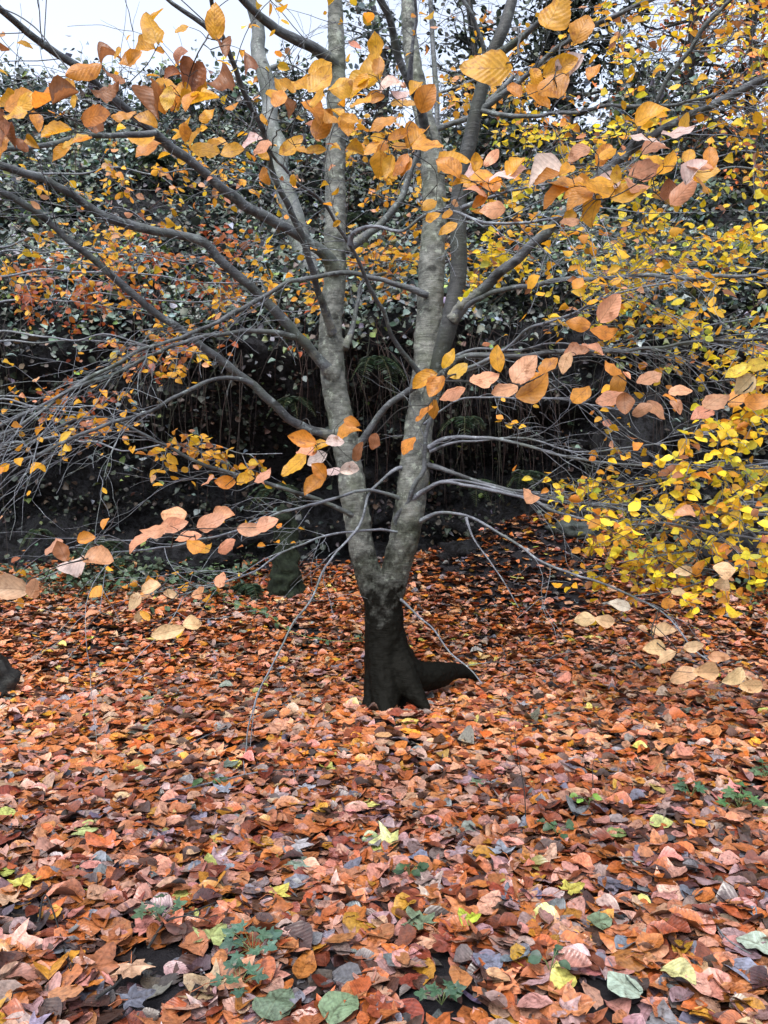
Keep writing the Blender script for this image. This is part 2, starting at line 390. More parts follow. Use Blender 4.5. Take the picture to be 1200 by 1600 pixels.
pc[:, 2] += .15 * fbm(pc * 1.1 + 5, 3)
nx = len(xs); i = np.arange(len(s_) - 1)[:, None] * nx; j = np.arange(nx - 1)[None]
a = Acc(); a.add(pc, np.stack([i + j, i + j + 1, i + nx + j + 1, i + nx + j], -1).reshape(-1, 4))
tag(a.build('cliff', M['rock'], smooth=False), kind='structure')

# ------------------------------------------------------------ leaf litter (nobody could count it)
LIT = [(26, (.26, .078, .020)), (22, (.29, .108, .046)), (28, (.31, .155, .115)), (14, (.13, .032, .015)), (14, (.045, .021, .016)), (14, (.20, .135, .135)),
       (4, (.32, .155, .02)), (3, (.34, .22, .15)), (5, (.12, .125, .155)), (1.2, (.27, .27, .08))]
HOLES = [(260, 1510, .17), (210, 1560, .14), (500, 1520, .13), (690, 1560, .13), (700, 1500, .08), (960, 1570, .14), (30, 1440, .12), (1130, 1390, .08), (630, 1165, .12), (300, 980, .25), (620, 1130, .2), (1180, 1250, .12), (1090, 1120, .1), (540, 1270, .07), (430, 1270, .06), (1000, 1400, .07)]
def litter_points(n, y0, y1):
    y = np.sqrt(rng.random(n) * (y1 ** 2 - y0 ** 2) + y0 ** 2); x = (rng.random(n) * 2 - 1) * (.60 * y + .6)
    return x, y
a = Acc()
for (n, y0, y1, st, f) in ((16000, .6, 4.2, 8, 1.0), (46000, 4.2, 10.0, 5, 1.0)):
    x, y = litter_points(n, y0, y1)
    m = fbm(np.stack([x * 1.5, y * 1.5, 0 * x + 9], 1), 3)
    keep = rng.random(n) < np.clip(1.15 + 1.1 * (m + .32), .10, 1)
    # thinner cover on the earth mound and against the rock
    mound = np.exp(-((x - 1.2) / .9) ** 2 - ((y - 9.0) / .8) ** 2)
    keep &= rng.random(n) > mound * .75
    keep &= rng.random(n) > sstep(8.9, 9.8, y) * .85
    keep &= (np.hypot(x - .02, y - 5.8) > .16)
    for hx, hy, hr in HOLES:
        gy = 1680.0 / (hy - 800); gx = (hx - 600) / F * gy
        keep &= (np.hypot((x - gx) / 1.25, (y - gy)) > hr * (.7 + .5 * rng.random(n))) | (rng.random(n) < .15)
    x, y = x[keep], y[keep]; n = len(x)
    z = H(x, y) + .004 + rng.random(n) ** 1.2 * .038
    th = rng.random(n) * 2 * np.pi
    nv = np.stack([rng.normal(0, .22, n), rng.normal(-.04 if st == 8 else -.16, .22, n), np.ones(n)], 1)
    base = np.stack([x, y, z], 1); d = np.stack([np.cos(th), np.sin(th), rng.normal(0, .12, n)], 1)
    L = rng.normal(.096, .02, n).clip(.05, .15); c = pick(LIT, n, .2) * (1 if st == 8 else np.array([1.42, 1.32, 1.05]))
    big = rng.random(n) < .13
    b2 = ~big
    leaves(a, base[b2] - nrm(d[b2]) * L[b2, None] / 2, d[b2], nv[b2], L[b2], rng.normal(.66, .1, b2.sum()), c[b2], st=st, fold=.16, curl=.28, wave=.018)
    palmate(a, base[big], d[big], nv[big], rng.normal(.14, .03, big.sum()).clip(.07, .19), c[big], .2)
n = 20000; x, y = litter_points(n, .6, 10.0); th = rng.random(n) * 6.28          # decayed layer underneath
leaves(a, np.stack([x, y, H(x, y) + .002 + rng.random(n) * .012], 1), np.stack([np.cos(th), np.sin(th), rng.normal(0, .08, n)], 1), np.stack([rng.normal(0, .2, n), rng.normal(0, .2, n), np.ones(n)], 1),
       rng.normal(.07, .03, n).clip(.015, .12), rng.normal(.6, .14, n), pick([(4, (.045, .035, .036)), (3, (.09, .075, .08)), (2, (.02, .014, .012)), (1, (.12, .05, .025)), (1, (.11, .12, .15))], n, .25), st=4, fold=.2, curl=.4, wave=.03)
tag(a.build('leaf_litter', M['litter']), 'thick carpet of fallen orange and brown leaves on the ground', 'leaf litter', kind='stuff')

# ------------------------------------------------------------ vegetation on the cliff
IVY = [(18, (.040, .060, .046)), (28, (.068, .095, .078)), (26, (.10, .132, .125)), (15, (.15, .19, .20)), (9, (.10, .14, .035)), (7, (.10, .07, .05))]  # blue-grey and lightened: distance haze and wet sheen put into the leaf colour
a = Acc(); n = 150000
x = rng.uniform(-8.5, 8.5, n); s = rng.uniform(.6, 12.0, n)
p = cliff_point(x, s); cl = fbm(p * np.array([.9, .9, 1.3]) + 2, 3); dd = cliff_detail(p)
keep = (rng.random(n) < np.clip(.85 + .9 * cl, .5, 1)) & (rng.random(n) < .03 + .97 * sstep(3.0, 4.1, p[:, 2] + .7 * vnoise(p * .8)))
p = p[keep]; cl = cl[keep]; dd = dd[keep]; n = len(p)
p[:, 1] -= dd + .05 + np.clip(cl + .3, 0, 1.2) * rng.random(n) * .55; p[:, 2] += rng.normal(0, .08, n)
th = rng.random(n) * 6.28
nv = np.stack([rng.normal(0, .5, n), rng.normal(-.45, .4, n), rng.normal(.75, .35, n)], 1)
pt = vnoise(p * 1.7 + 30)
c = pick(IVY, n, .25) * np.clip(1.05 + .9 * pt[:, None], .5, 1.8) * np.where(fbm(p * 1.3 + 50, 2) > .55, np.array([1.5]), 1)[:, None] * .95  # clumped pale patches: sky reflected off glossy leaves, painted as colour
leaves(a, p, np.stack([np.cos(th), -np.abs(np.sin(th)) * .6, np.sin(th) * .6 - .3], 1), nv, rng.normal(.078, .022, n).clip(.035, .14), rng.normal(.8, .14, n), np.clip(c, .004, .5), st=3, fold=.3, curl=.25, wave=.03)
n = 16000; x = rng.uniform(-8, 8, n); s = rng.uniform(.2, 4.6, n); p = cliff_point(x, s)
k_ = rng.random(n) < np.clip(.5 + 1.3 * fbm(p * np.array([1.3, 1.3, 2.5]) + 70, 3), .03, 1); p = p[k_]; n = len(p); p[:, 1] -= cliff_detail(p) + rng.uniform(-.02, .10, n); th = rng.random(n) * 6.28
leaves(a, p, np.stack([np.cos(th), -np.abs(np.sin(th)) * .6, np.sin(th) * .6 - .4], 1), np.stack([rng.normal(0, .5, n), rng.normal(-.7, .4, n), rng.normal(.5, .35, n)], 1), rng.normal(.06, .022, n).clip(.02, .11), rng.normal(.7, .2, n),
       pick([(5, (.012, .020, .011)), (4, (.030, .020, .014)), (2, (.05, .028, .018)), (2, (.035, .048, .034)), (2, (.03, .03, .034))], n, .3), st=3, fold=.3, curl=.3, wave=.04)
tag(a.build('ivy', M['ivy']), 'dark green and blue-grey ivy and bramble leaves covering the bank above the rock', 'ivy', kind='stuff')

# dry stems, roots and grass hanging over the dark undercut
a = Acc()
for q in range(620):
    xx = rng.uniform(-5.5, 5.5); s0 = rng.uniform(3.9, 5.6) if q % 5 else rng.uniform(5.5, 9)
    s0 += .7 * float(vnoise([[xx * 1.3, 4, 4]])[0]); p0 = cliff_point(np.array([xx]), np.array([s0]))[0]; p0[1] -= rng.uniform(.1, .5)
    if float(vnoise([[xx * 2.1, 9, 1]])[0]) < -.1: continue
    ln = rng.uniform(.3, 2.2); k = 6; ph = rng.uniform(0, 6, 3)
    t = np.linspace(0, 1, k)[:, None]
    out = np.array([rng.normal(0, .35), -rng.uniform(.05, .4), 0])
    pts = p0 + out * np.sin(t * 2.2) * .7 + np.array([0, 0, -1]) * ln * t ** 1.4 + .04 * np.sin(t * 5 + ph)
    cv, rr = smooth_curve(pts, np.linspace(.005, .0022, k), .15)
    cc = [(.05, .028, .024), (.075, .06, .055), (.03, .02, .02), (.05, .055, .04)][q % 4]
    tube(a, cv, rr, 3, cc)
tag(a.build('hanging_roots', M['leaf_far']), 'thin brown roots and dry stems hanging in front of the dark rock', 'roots', kind='stuff')

a = Acc()                                   # loose tangle of thin bare stems on the bank
for q in range(420):
    xx = rng.uniform(-7, 7); s0 = rng.uniform(4.5, 11.5)
    p0 = cliff_point(np.array([xx]), np.array([s0]))[0]; p0[1] -= .3
    ln = rng.uniform(.6, 1.8); t = np.linspace(0, 1, 6)[:, None]
    u = np.array([rng.normal(0, 1), -rng.uniform(.1, .8), rng.normal(.2, .6)]); u /= np.linalg.norm(u)
    pts = p0 + u * ln * t + np.array([0, 0, 1]) * np.sin(t * 3.14) * ln * .25 + rng.normal(0, .03, (6, 3))
    cv, rr = smooth_curve(pts, np.linspace(.006, .002, 6), .12); tube(a, cv, rr, 3, [(.06, .05, .05), (.12, .11, .11), (.08, .04, .03)][q % 3])
tag(a.build('bramble_stems', M['leaf_far']), 'tangle of thin arching bramble stems over the ivy bank', 'brambles', kind='stuff')

# low green cover at the foot of the rock, left
a = Acc(); n = 4200
x = np.concatenate([rng.uniform(-5.6, -1.6, n), rng.uniform(2.6, 5.6, n // 2)]); y = rng.normal(8.9, .38, len(x)); n = len(x)
keep = rng.random(n) < np.clip(.6 + fbm(np.stack([x * 1.4, y * 1.4, 0 * x], 1), 2), 0, 1); x, y = x[keep], y[keep]; n = len(x)
p = np.stack([x, y, H(x, y) + rng.random(n) ** 2 * .32], 1); th = rng.random(n) * 6.28
leaves(a, p, np.stack([np.cos(th), np.sin(th), rng.normal(-.1, .3, n)], 1), np.stack([rng.normal(0, .4, n), rng.normal(-.4, .3, n), np.ones(n)], 1), rng.normal(.07, .02, n).clip(.03, .12), rng.normal(.8, .1, n),
       pick([(4, (.03, .055, .03)), (3, (.06, .10, .05)), (2, (.10, .14, .11)), (1, (.3, .12, .04))], n, .25), st=3)
tag(a.build('ground_ivy', M['ivy']), 'low dark green ivy and bramble leaves along the foot of the rock', 'ground cover', kind='stuff')

# ------------------------------------------------------------ colours of hanging leaves
SC = .62
LC = {'y': (.60, .31, .022), 'o': (.56, .235, .03), 'p': (.60, .31, .175), 'w': (.66, .53, .50), 'c': (.68, .49, .27), 'b': (.27, .11, .045), 'g': (.56, .43, .04), 'r': (.30, .07, .02)}  # 'p' and 'w': pale undersides, partly sky sheen put into the colour
MIX_Y = [(6, LC['y']), (3, (.60, .38, .03)), (2, LC['o']), (1, LC['p']), (.6, LC['b'])]
MIX_G = [(7, (.72, .52, .025)), (5, (.66, .54, .04)), (3, LC['y']), (1.2, LC['o']), (1, (.36, .40, .06)), (.8, LC['b'])]
MIX_R = [(5, LC['r']), (5, (.42, .14, .02)), (2, (.2, .05, .03)), (2, LC['y']), (1, (.34, .17, .12))]

def hang_leaves(acc, pos, tw, n_mix, size=.07, sd_=.012, st=4):
    n = len(pos)
    side = np.where(np.arange(n) % 2, 1, -1)[:, None]
    lat = nrm(np.cross(tw, np.array([0, 0, 1.0])) + 1e-4)
    d = tw * rng.uniform(.2, .8, (n, 1)) + side * lat * rng.uniform(.5, 1.1, (n, 1)) + np.array([0, 0, -.45]) * rng.uniform(-.3, 1.2, (n, 1)) + rng.normal(0, .2, (n, 3))
    nv = np.stack([rng.normal(0, .45, n), rng.normal(-.55, .5, n), rng.normal(.6, .4, n)], 1)
    b = pos + nrm(d) * .008
    leaves(acc, b, d, nv, rng.normal(size, sd_, n).clip(size * .5, size * 1.5), rng.normal(.66, .08, n), pick(n_mix, n, .14), st=st, fold=.3, curl=.3, wave=.02)

def twig_system(acc_t, lacc, C, rad0, n, length, mix=None, lp=.5, depth=1, size=.07, t0=.15, kink=.05, droop=-.05, tw_r=.0045, ldens=.05, lt=.35):
    """secondary twigs leaving a branch curve C; leaves on the outer part of some of them"""
    T = nrm(np.gradient(C, axis=0)); m = len(C)
    for q in range(n):
        i = int(m * rng.uniform(t0, 1)); i = min(i, m - 1)
        t = T[i]; lat = nrm(np.cross(t, [0, 0, 1]) + 1e-4) * rng.choice([-1, 1])
        u = t * rng.uniform(.5, 1.1) + lat * rng.uniform(.2, .9) + np.array([0, 0, 1]) * rng.normal(.05, .35)
        u = nrm(u); ln = length * rng.uniform(.35, 1.15); k = 6
        pts = [C[i]]
        for e in range(k):
            u = nrm(u + rng.normal(0, .16, 3) + np.array([0, 0, droop])); pts.append(pts[-1] + u * ln / k)
        pts = np.array(pts)
        r0 = min(tw_r * (ln / length) ** .5, rad0 * .6)
        cv, rr = smooth_curve(pts, np.linspace(r0, .0012, k + 1), .07, kink * .2); tube(acc_t, cv, rr, 4, (.25, .25, .28))
        if depth > 1:
            twig_system(acc_t, lacc, cv, r0, int(rng.integers(2, 5)), ln * .55, mix, lp, depth - 1, size, .25, kink, droop, tw_r * .6, ldens, lt)
        if lacc is not None and rng.random() < lp:
            tt = nrm(np.gradient(cv, axis=0)); nl = max(2, int(ln * (1 - lt) / ldens)); idx = np.linspace(len(cv) * lt, len(cv) - 1, nl).astype(int)
            hang_leaves(lacc, cv[idx] + rng.normal(0, .004, (nl, 3)), tt[idx], mix, size)

# ------------------------------------------------------------ THE BEECH
Y0 = 5.8
root = empty('beech_tree', (0, 5.8, 0), 'large grey beech in the centre with two stems forking from a black wet base', 'tree')
STEMS = {
 'base': ([(607, 1130), (606, 1095), (604, 1050), (602, 1000), (600, 955), (594, 915)], [92, 76, 68, 63, 60, 56], [5.8] * 6),
 'left': ([(598, 975), (583, 920), (567, 860), (554, 780), (540, 690), (522, 600), (517, 510), (522, 400), (524, 300), (524, 200), (524, 90), (522, 0), (520, -160)],
          [36, 40, 41, 42, 41, 40, 37, 35, 33, 31, 27, 23, 18], [5.8, 5.8, 5.82, 5.85, 5.88, 5.9, 5.9, 5.9, 5.9, 5.9, 5.9, 5.9, 5.9]),
 'right': ([(602, 975), (615, 910), (632, 840), (646, 760), (654, 680), (664, 590), (672, 500), (675, 400), (677, 300), (674, 230), (660, 170), (646, 100), (637, 20), (628, -160)],
           [38, 43, 47, 48, 45, 42, 42, 40, 37, 33, 29, 25, 21, 17], [5.8, 5.78, 5.76, 5.76, 5.78, 5.8, 5.82, 5.84, 5.86, 5.88, 5.9, 5.92, 5.95, 6]),
 'third': ([(664, 650), (678, 600), (690, 550), (704, 495), (714, 430), (716, 350), (722, 280), (735, 220), (748, 160), (768, 90), (795, 20), (830, -140)],
           [20, 26, 29, 31, 30, 28, 27, 26, 24, 22, 20, 15], [5.74, 5.64, 5.58, 5.52, 5.46, 5.4, 5.36, 5.3, 5.25, 5.2, 5.15, 5.1]),
}
tr = Acc(); CURVES = {}
for k, (pts, wd, dp) in STEMS.items():
    pp = np.array([P(x, y, d) for (x, y), d in zip(pts, dp)]); rr = np.array([w_ / 2 / F * d for w_, d in zip(wd, dp)])
    cv, rc = smooth_curve(pp, rr, .05); CURVES[k] = (cv, rc)
    wob = np.stack([vnoise(cv * 2.2 + 40), vnoise(cv * 2.2 + 60), 0 * rc], 1) * .012
    cv = cv + wob
    if k == 'third':
        ac3 = Acc(); tube(ac3, cv, rc * .9, 16, lump=.06); ac3.build('stem', M['limb'], root)
        tube(tr, cv[:10], rc[:10] * np.linspace(1.25, .8, 10), 16)
    else: tube(tr, cv, rc, 20, lump=.05)
# root flares
for pts, wd, dp in (([(612, 985), (622, 1030), (645, 1055), (676, 1056), (700, 1050), (722, 1050), (745, 1060)], [40, 54, 50, 42, 34, 24, 12], [5.8, 5.8, 5.84, 5.95, 6.1, 6.2, 6.25]),
                    ([(608, 1000), (628, 1050), (650, 1086), (668, 1108)], [44, 46, 30, 14], [5.8, 5.7, 5.6, 5.52]),
                    ([(598, 1020), (586, 1080), (570, 1112)], [46, 36, 16], [5.8, 5.7, 5.6]),
                    ([(600, 1000), (602, 1080), (604, 1115), (610, 1140)], [50, 50, 30, 14], [5.78, 5.64, 5.48, 5.35])):
    pp = np.array([P(x, y, d) for (x, y), d in zip(pts, dp)]); cv, rc = smooth_curve(pp, [w_ / 2 / F * d for w_, d in zip(wd, dp)], .04); tube(tr, cv, rc, 14, lump=.12)

# name: points (pixels of the photo), width start/end, depth start/end, twigs, leafy share
BR = [
 ('L1', [(524, 590), (498, 560), (470, 530), (415, 470), (350, 412), (320, 380), (285, 366), (230, 358), (170, 342), (100, 297), (50, 275), (-40, 252), (-200, 235)], 19, 12, 5.85, 4.0, 14, .25),
 ('L2', [(527, 425), (505, 395), (475, 375), (420, 342), (372, 312), (300, 256), (243, 208), (185, 160), (115, 105), (55, 65), (0, 15), (-60, -60)], 22, 11, 5.85, 3.4, 6, .3),
 ('L2b', [(243, 208), (190, 212), (120, 216), (50, 228), (-40, 235), (-150, 240)], 10, 9, 4.35, 3.2, 4, .35),
 ('L3', [(535, 684), (500, 675), (460, 660), (430, 635), (400, 603), (355, 570), (300, 530), (255, 497), (190, 440), (130, 392), (80, 350), (40, 320), (-30, 285), (-150, 240)], 16, 10, 5.83, 4.2, 16, .2),
 ('L4', [(395, 600), (370, 592), (330, 594), (280, 618), (235, 640), (170, 662), (80, 700), (0, 733), (-90, 770)], 8, 5, 5.3, 3.9, 10, .1),
 ('L5', [(460, 527), (430, 520), (380, 518), (310, 528), (255, 548), (170, 585), (60, 635), (-30, 680)], 9, 5, 5.6, 4.2, 14, .15),
 ('L6', [(668, 462), (640, 450), (600, 438), (545, 424), (490, 434), (430, 452), (360, 492), (300, 520), (200, 556), (100, 618), (0, 678), (-60, 700)], 10, 5, 5.7, 4.3, 16, .12),
 ('L7', [(556, 808), (520, 790), (480, 775), (400, 750), (320, 725), (260, 695), (175, 655), (100, 665), (0, 705)], 9, 4, 5.78, 4.4, 12, .1),
 ('L8', [(638, 786), (600, 770), (560, 767), (500, 785), (440, 800), (380, 828), (300, 848), (215, 860), (140, 870)], 7, 3, 5.75, 4.0, 7, .15),
 ('L9', [(640, 730), (619, 733), (596, 752), (575, 775), (562, 820), (521, 867), (502, 896), (487, 937), (458, 971), (437, 1008), (421, 1046), (404, 1083), (390, 1129), (380, 1178)], 6, 2.4, 5.75, 4.4, 2, 0),
 ('L10', [(640, 835), (617, 831), (583, 827), (525, 833), (462, 854), (421, 879), (400, 894), (342, 912), (280, 930)], 5, 2.4, 5.76, 4.2, 5, .1),
 ('L11', [(558, 700), (578, 672), (597, 645), (630, 618), (668, 596), (700, 578), (725, 555), (800, 557), (880, 552), (950, 549), (1075, 537), (1200, 530)], 13, 5, 5.9, 4.6, 14, .15),
 ('L12', [(519, 520), (507, 480), (494, 440), (480, 395), (455, 335), (430, 272), (412, 210), (382, 145), (362, 95), (345, 58), (330, 5), (320, -80)], 14, 8, 5.8, 3.7, 6, .3),
 ('L13', [(662, 590), (645, 570), (622, 538), (605, 498), (588, 470), (577, 450), (562, 412), (546, 385), (522, 345), (500, 312), (462, 285), (440, 262), (424, 245), (395, 200)], 9, 5, 5.75, 4.2, 10, .4),
 ('L13b', [(547, 382), (550, 366), (573, 356), (630, 358), (662, 338), (700, 330), (760, 345), (830, 345), (890, 335), (940, 310)], 7, 4, 4.95, 3.6, 8, .4),
 ('L14', [(527, 105), (500, 82), (470, 65), (430, 42), (395, 15), (360, -30)], 22, 12, 5.9, 5.0, 1, .3),
 ('L15', [(540, 390), (587, 357), (620, 322), (635, 290), (646, 255), (680, 205), (740, 178), (800, 120)], 14, 8, 5.95, 6.3, 6, .4),
 ('L16', [(668, 225), (655, 165), (635, 125), (621, 80), (612, 33), (590, -5), (570, -80)], 16, 11, 5.84, 5.0, 6, .3),
 ('L17', [(640, 128), (645, 60), (650, 20), (645, -60)], 7, 5, 5.5, 5.1, 3, .3),
 ('L18', [(345, 62), (318, 40), (285, 20), (250, -5), (200, -60)], 8, 6, 3.9, 3.6, 1, .2),
 ('L19', [(538, 545), (552, 510), (560, 470), (566, 440), (600, 425)], 12, 5, 5.9, 6.2, 4, .3),
 ('R1', [(706, 500), (722, 478), (745, 458), (800, 410), (848, 368), (900, 318), (950, 265), (1000, 225), (1060, 190), (1130, 155), (1210, 112), (1300, 60)], 20, 12, 5.5, 4.0, 16, .5),
 ('R2', [(709, 505), (730, 477), (765, 457), (850, 441), (930, 437), (1000, 430), (1100, 433), (1210, 424)], 10, 6, 5.5, 4.1, 12, .4),
 ('R3', [(770, 90), (810, 62), (845, 35), (890, 0), (930, -50)], 13, 9, 5.2, 4.6, 5, .5),
 ('R4', [(752, 172), (780, 150), (815, 122), (865, 80), (925, 45), (1015, 0), (1080, -40)], 11, 7, 5.25, 4.4, 8, .5),
 ('R5', [(748, 172), (780, 178), (820, 180), (910, 176), (960, 165), (1035, 165), (1120, 150)], 8, 5, 5.25, 4.3, 9, .5),
 ('R6', [(975, 250), (995, 210), (1025, 160), (1050, 115), (1080, 75), (1100, 40), (1140, 0), (1180, -50)], 10, 7, 4.7, 4.1, 8, .5),
 ('R7', [(757, 120), (755, 75), (745, 45), (725, 0), (705, -60)], 8, 6, 5.2, 4.9, 3, .4),
 ('R8', [(722, 325), (745, 315), (790, 300), (850, 290), (900, 270)], 6, 3, 5.35, 4.6, 5, .5),
 ('R9', [(668, 727), (690, 732), (720, 742), (790, 762), (850, 775), (930, 790), (1050, 797), (1150, 790)], 8, 3, 5.7, 4.6, 12, .1),
 ('R10', [(640, 783), (668, 762), (700, 751), (770, 765), (840, 785), (880, 805), (950, 820), (1040, 818), (1120, 832), (1210, 850)], 7, 4, 5.68, 4.4, 14, .1),
 ('R11', [(660, 770), (690, 752), (740, 752), (850, 780), (1000, 790), (1210, 803)], 6, 3, 5.7, 4.5, 12, .1),
 ('R12', [(670, 700), (695, 686), (740, 683), (800, 690), (880, 713), (960, 722), (1100, 728), (1210, 735)], 7, 3, 5.7, 4.6, 14, .1),
 ('R13', [(672, 705), (710, 692), (760, 688), (820, 685), (900, 707), (980, 697), (1060, 690)], 5, 2.5, 5.7, 4.9, 10, .1),
 ('R14', [(655, 815), (690, 800), (740, 810), (800, 845), (860, 885), (950, 915), (1040, 960), (1080, 1010), (1110, 1030)], 6, 3, 5.7, 4.2, 4, .1),
 ('R15', [(728, 808), (735, 830), (745, 850), (775, 890), (812, 948)], 3.5, 1.8, 5.4, 5.2, 1, 0),
 ('R16', [(612, 925), (635, 945), (655, 965), (680, 987), (705, 1020), (735, 1045), (755, 1070)], 5, 2.2, 5.78, 5.2, 1, 0),
 ('R17', [(660, 665), (690, 642), (720, 625), (770, 622), (830, 621), (900, 627), (980, 640)], 4, 2, 5.7, 4.8, 6, .2),
 ('R18', [(692, 585), (740, 572), (790, 545), (825, 515), (870, 502), (930, 470), (990, 452), (1050, 440)], 7, 3.5, 5.62, 4.4, 8, .3),
 ('R19', [(696, 565), (740, 545), (800, 548), (860, 540), (950, 545), (1060, 560)], 5, 2.5, 5.6, 5.0, 8, .1),
 ('R20', [(645, 845), (629, 833), (617, 811), (638, 785), (641, 768), (650, 749), (662, 733), (665, 689), (677, 650), (690, 610), (700, 560)], 10, 6, 5.74, 5.42, 3, 0),
]
bobj = {}; leaf_med = Acc(); nleafmed = 0; tw_all = Acc()
for (nm, pts, w0, w1, d0, d1, nt_, lp) in BR:
    n = len(pts); q = np.array(pts, float); seg = np.concatenate([[0], np.cumsum(np.hypot(*np.diff(q, axis=0).T))]); tt = seg / seg[-1]
    dp = d0 + (d1 - d0) * tt; wd = (w0 + (w1 - w0) * tt ** .7) * .9
    pp = np.array([P(x, y, d) for (x, y), d in zip(pts, dp)]); rr = wd / 2 / F * dp
    cv, rc = smooth_curve(pp, rr, .045, .012)
    cv = cv + (np.stack([vnoise(cv * 9 + e) for e in (3, 17, 29)], 1) * min(.012, .9 * rc.mean()) * np.minimum(np.arange(len(cv)) / 8., 1)[:, None])
    rc = rc * (1 + .10 * vnoise(cv * 7))
    if w0 > 7:
        k0 = min(6, len(rc)); rc[:k0] *= np.linspace(1.25, 1.0, k0)
    k0 = min(5, len(rc)); rc[:k0] *= np.linspace(1.6 if w0 < 8 else 1.0, 1.0, k0)
    CURVES[nm] = (cv, rc)
    acc = Acc(); tube(acc, cv, rc, 10 if w0 > 9 else 7, lump=.09)
    o = acc.build('branch', M['branch'] if w0 > 7.5 else M['twig'], root); bobj[nm] = o
    if w0 >= 12 and nm[:2] not in ('L1x',):
        c0, r0 = cv[:7], rc[:7] * np.linspace(1.1, .85, len(rc[:7])); tube(tr, c0, r0, 12)
    ta = Acc()
    L0 = {True: .95, False: .6}[nm[0] == 'L']
    twig_system(ta, leaf_med, cv, rc.mean(), int(nt_ * 1.9), L0, MIX_Y, lp * .7, 2, .062, .3, tw_r=.0036, ldens=.08)
    tag(ta.build('twigs', M['twig'], o), kind='stuff')
to = tr.build('trunk', M['bark'], root)
md = to.modifiers.new('fuse', 'REMESH'); md.mode = 'VOXEL'; md.voxel_size = .010; md.use_smooth_shade = True
ms = to.modifiers.new('soften', 'SMOOTH'); ms.factor = .5; ms.iterations = 3
for nm_, sz_, st_ in (('burls', .16, .022), ('ripple', .04, .013)):
    tx = bpy.data.textures.new(nm_, 'CLOUDS'); tx.noise_scale = sz_; tx.noise_depth = 3
    dm = to.modifiers.new(nm_, 'DISPLACE'); dm.texture = tx; dm.strength = st_; dm.mid_level = .5; dm.texture_coords = 'LOCAL'
tag(leaf_med.build('foliage', M['leaf_far'], root), kind='stuff')

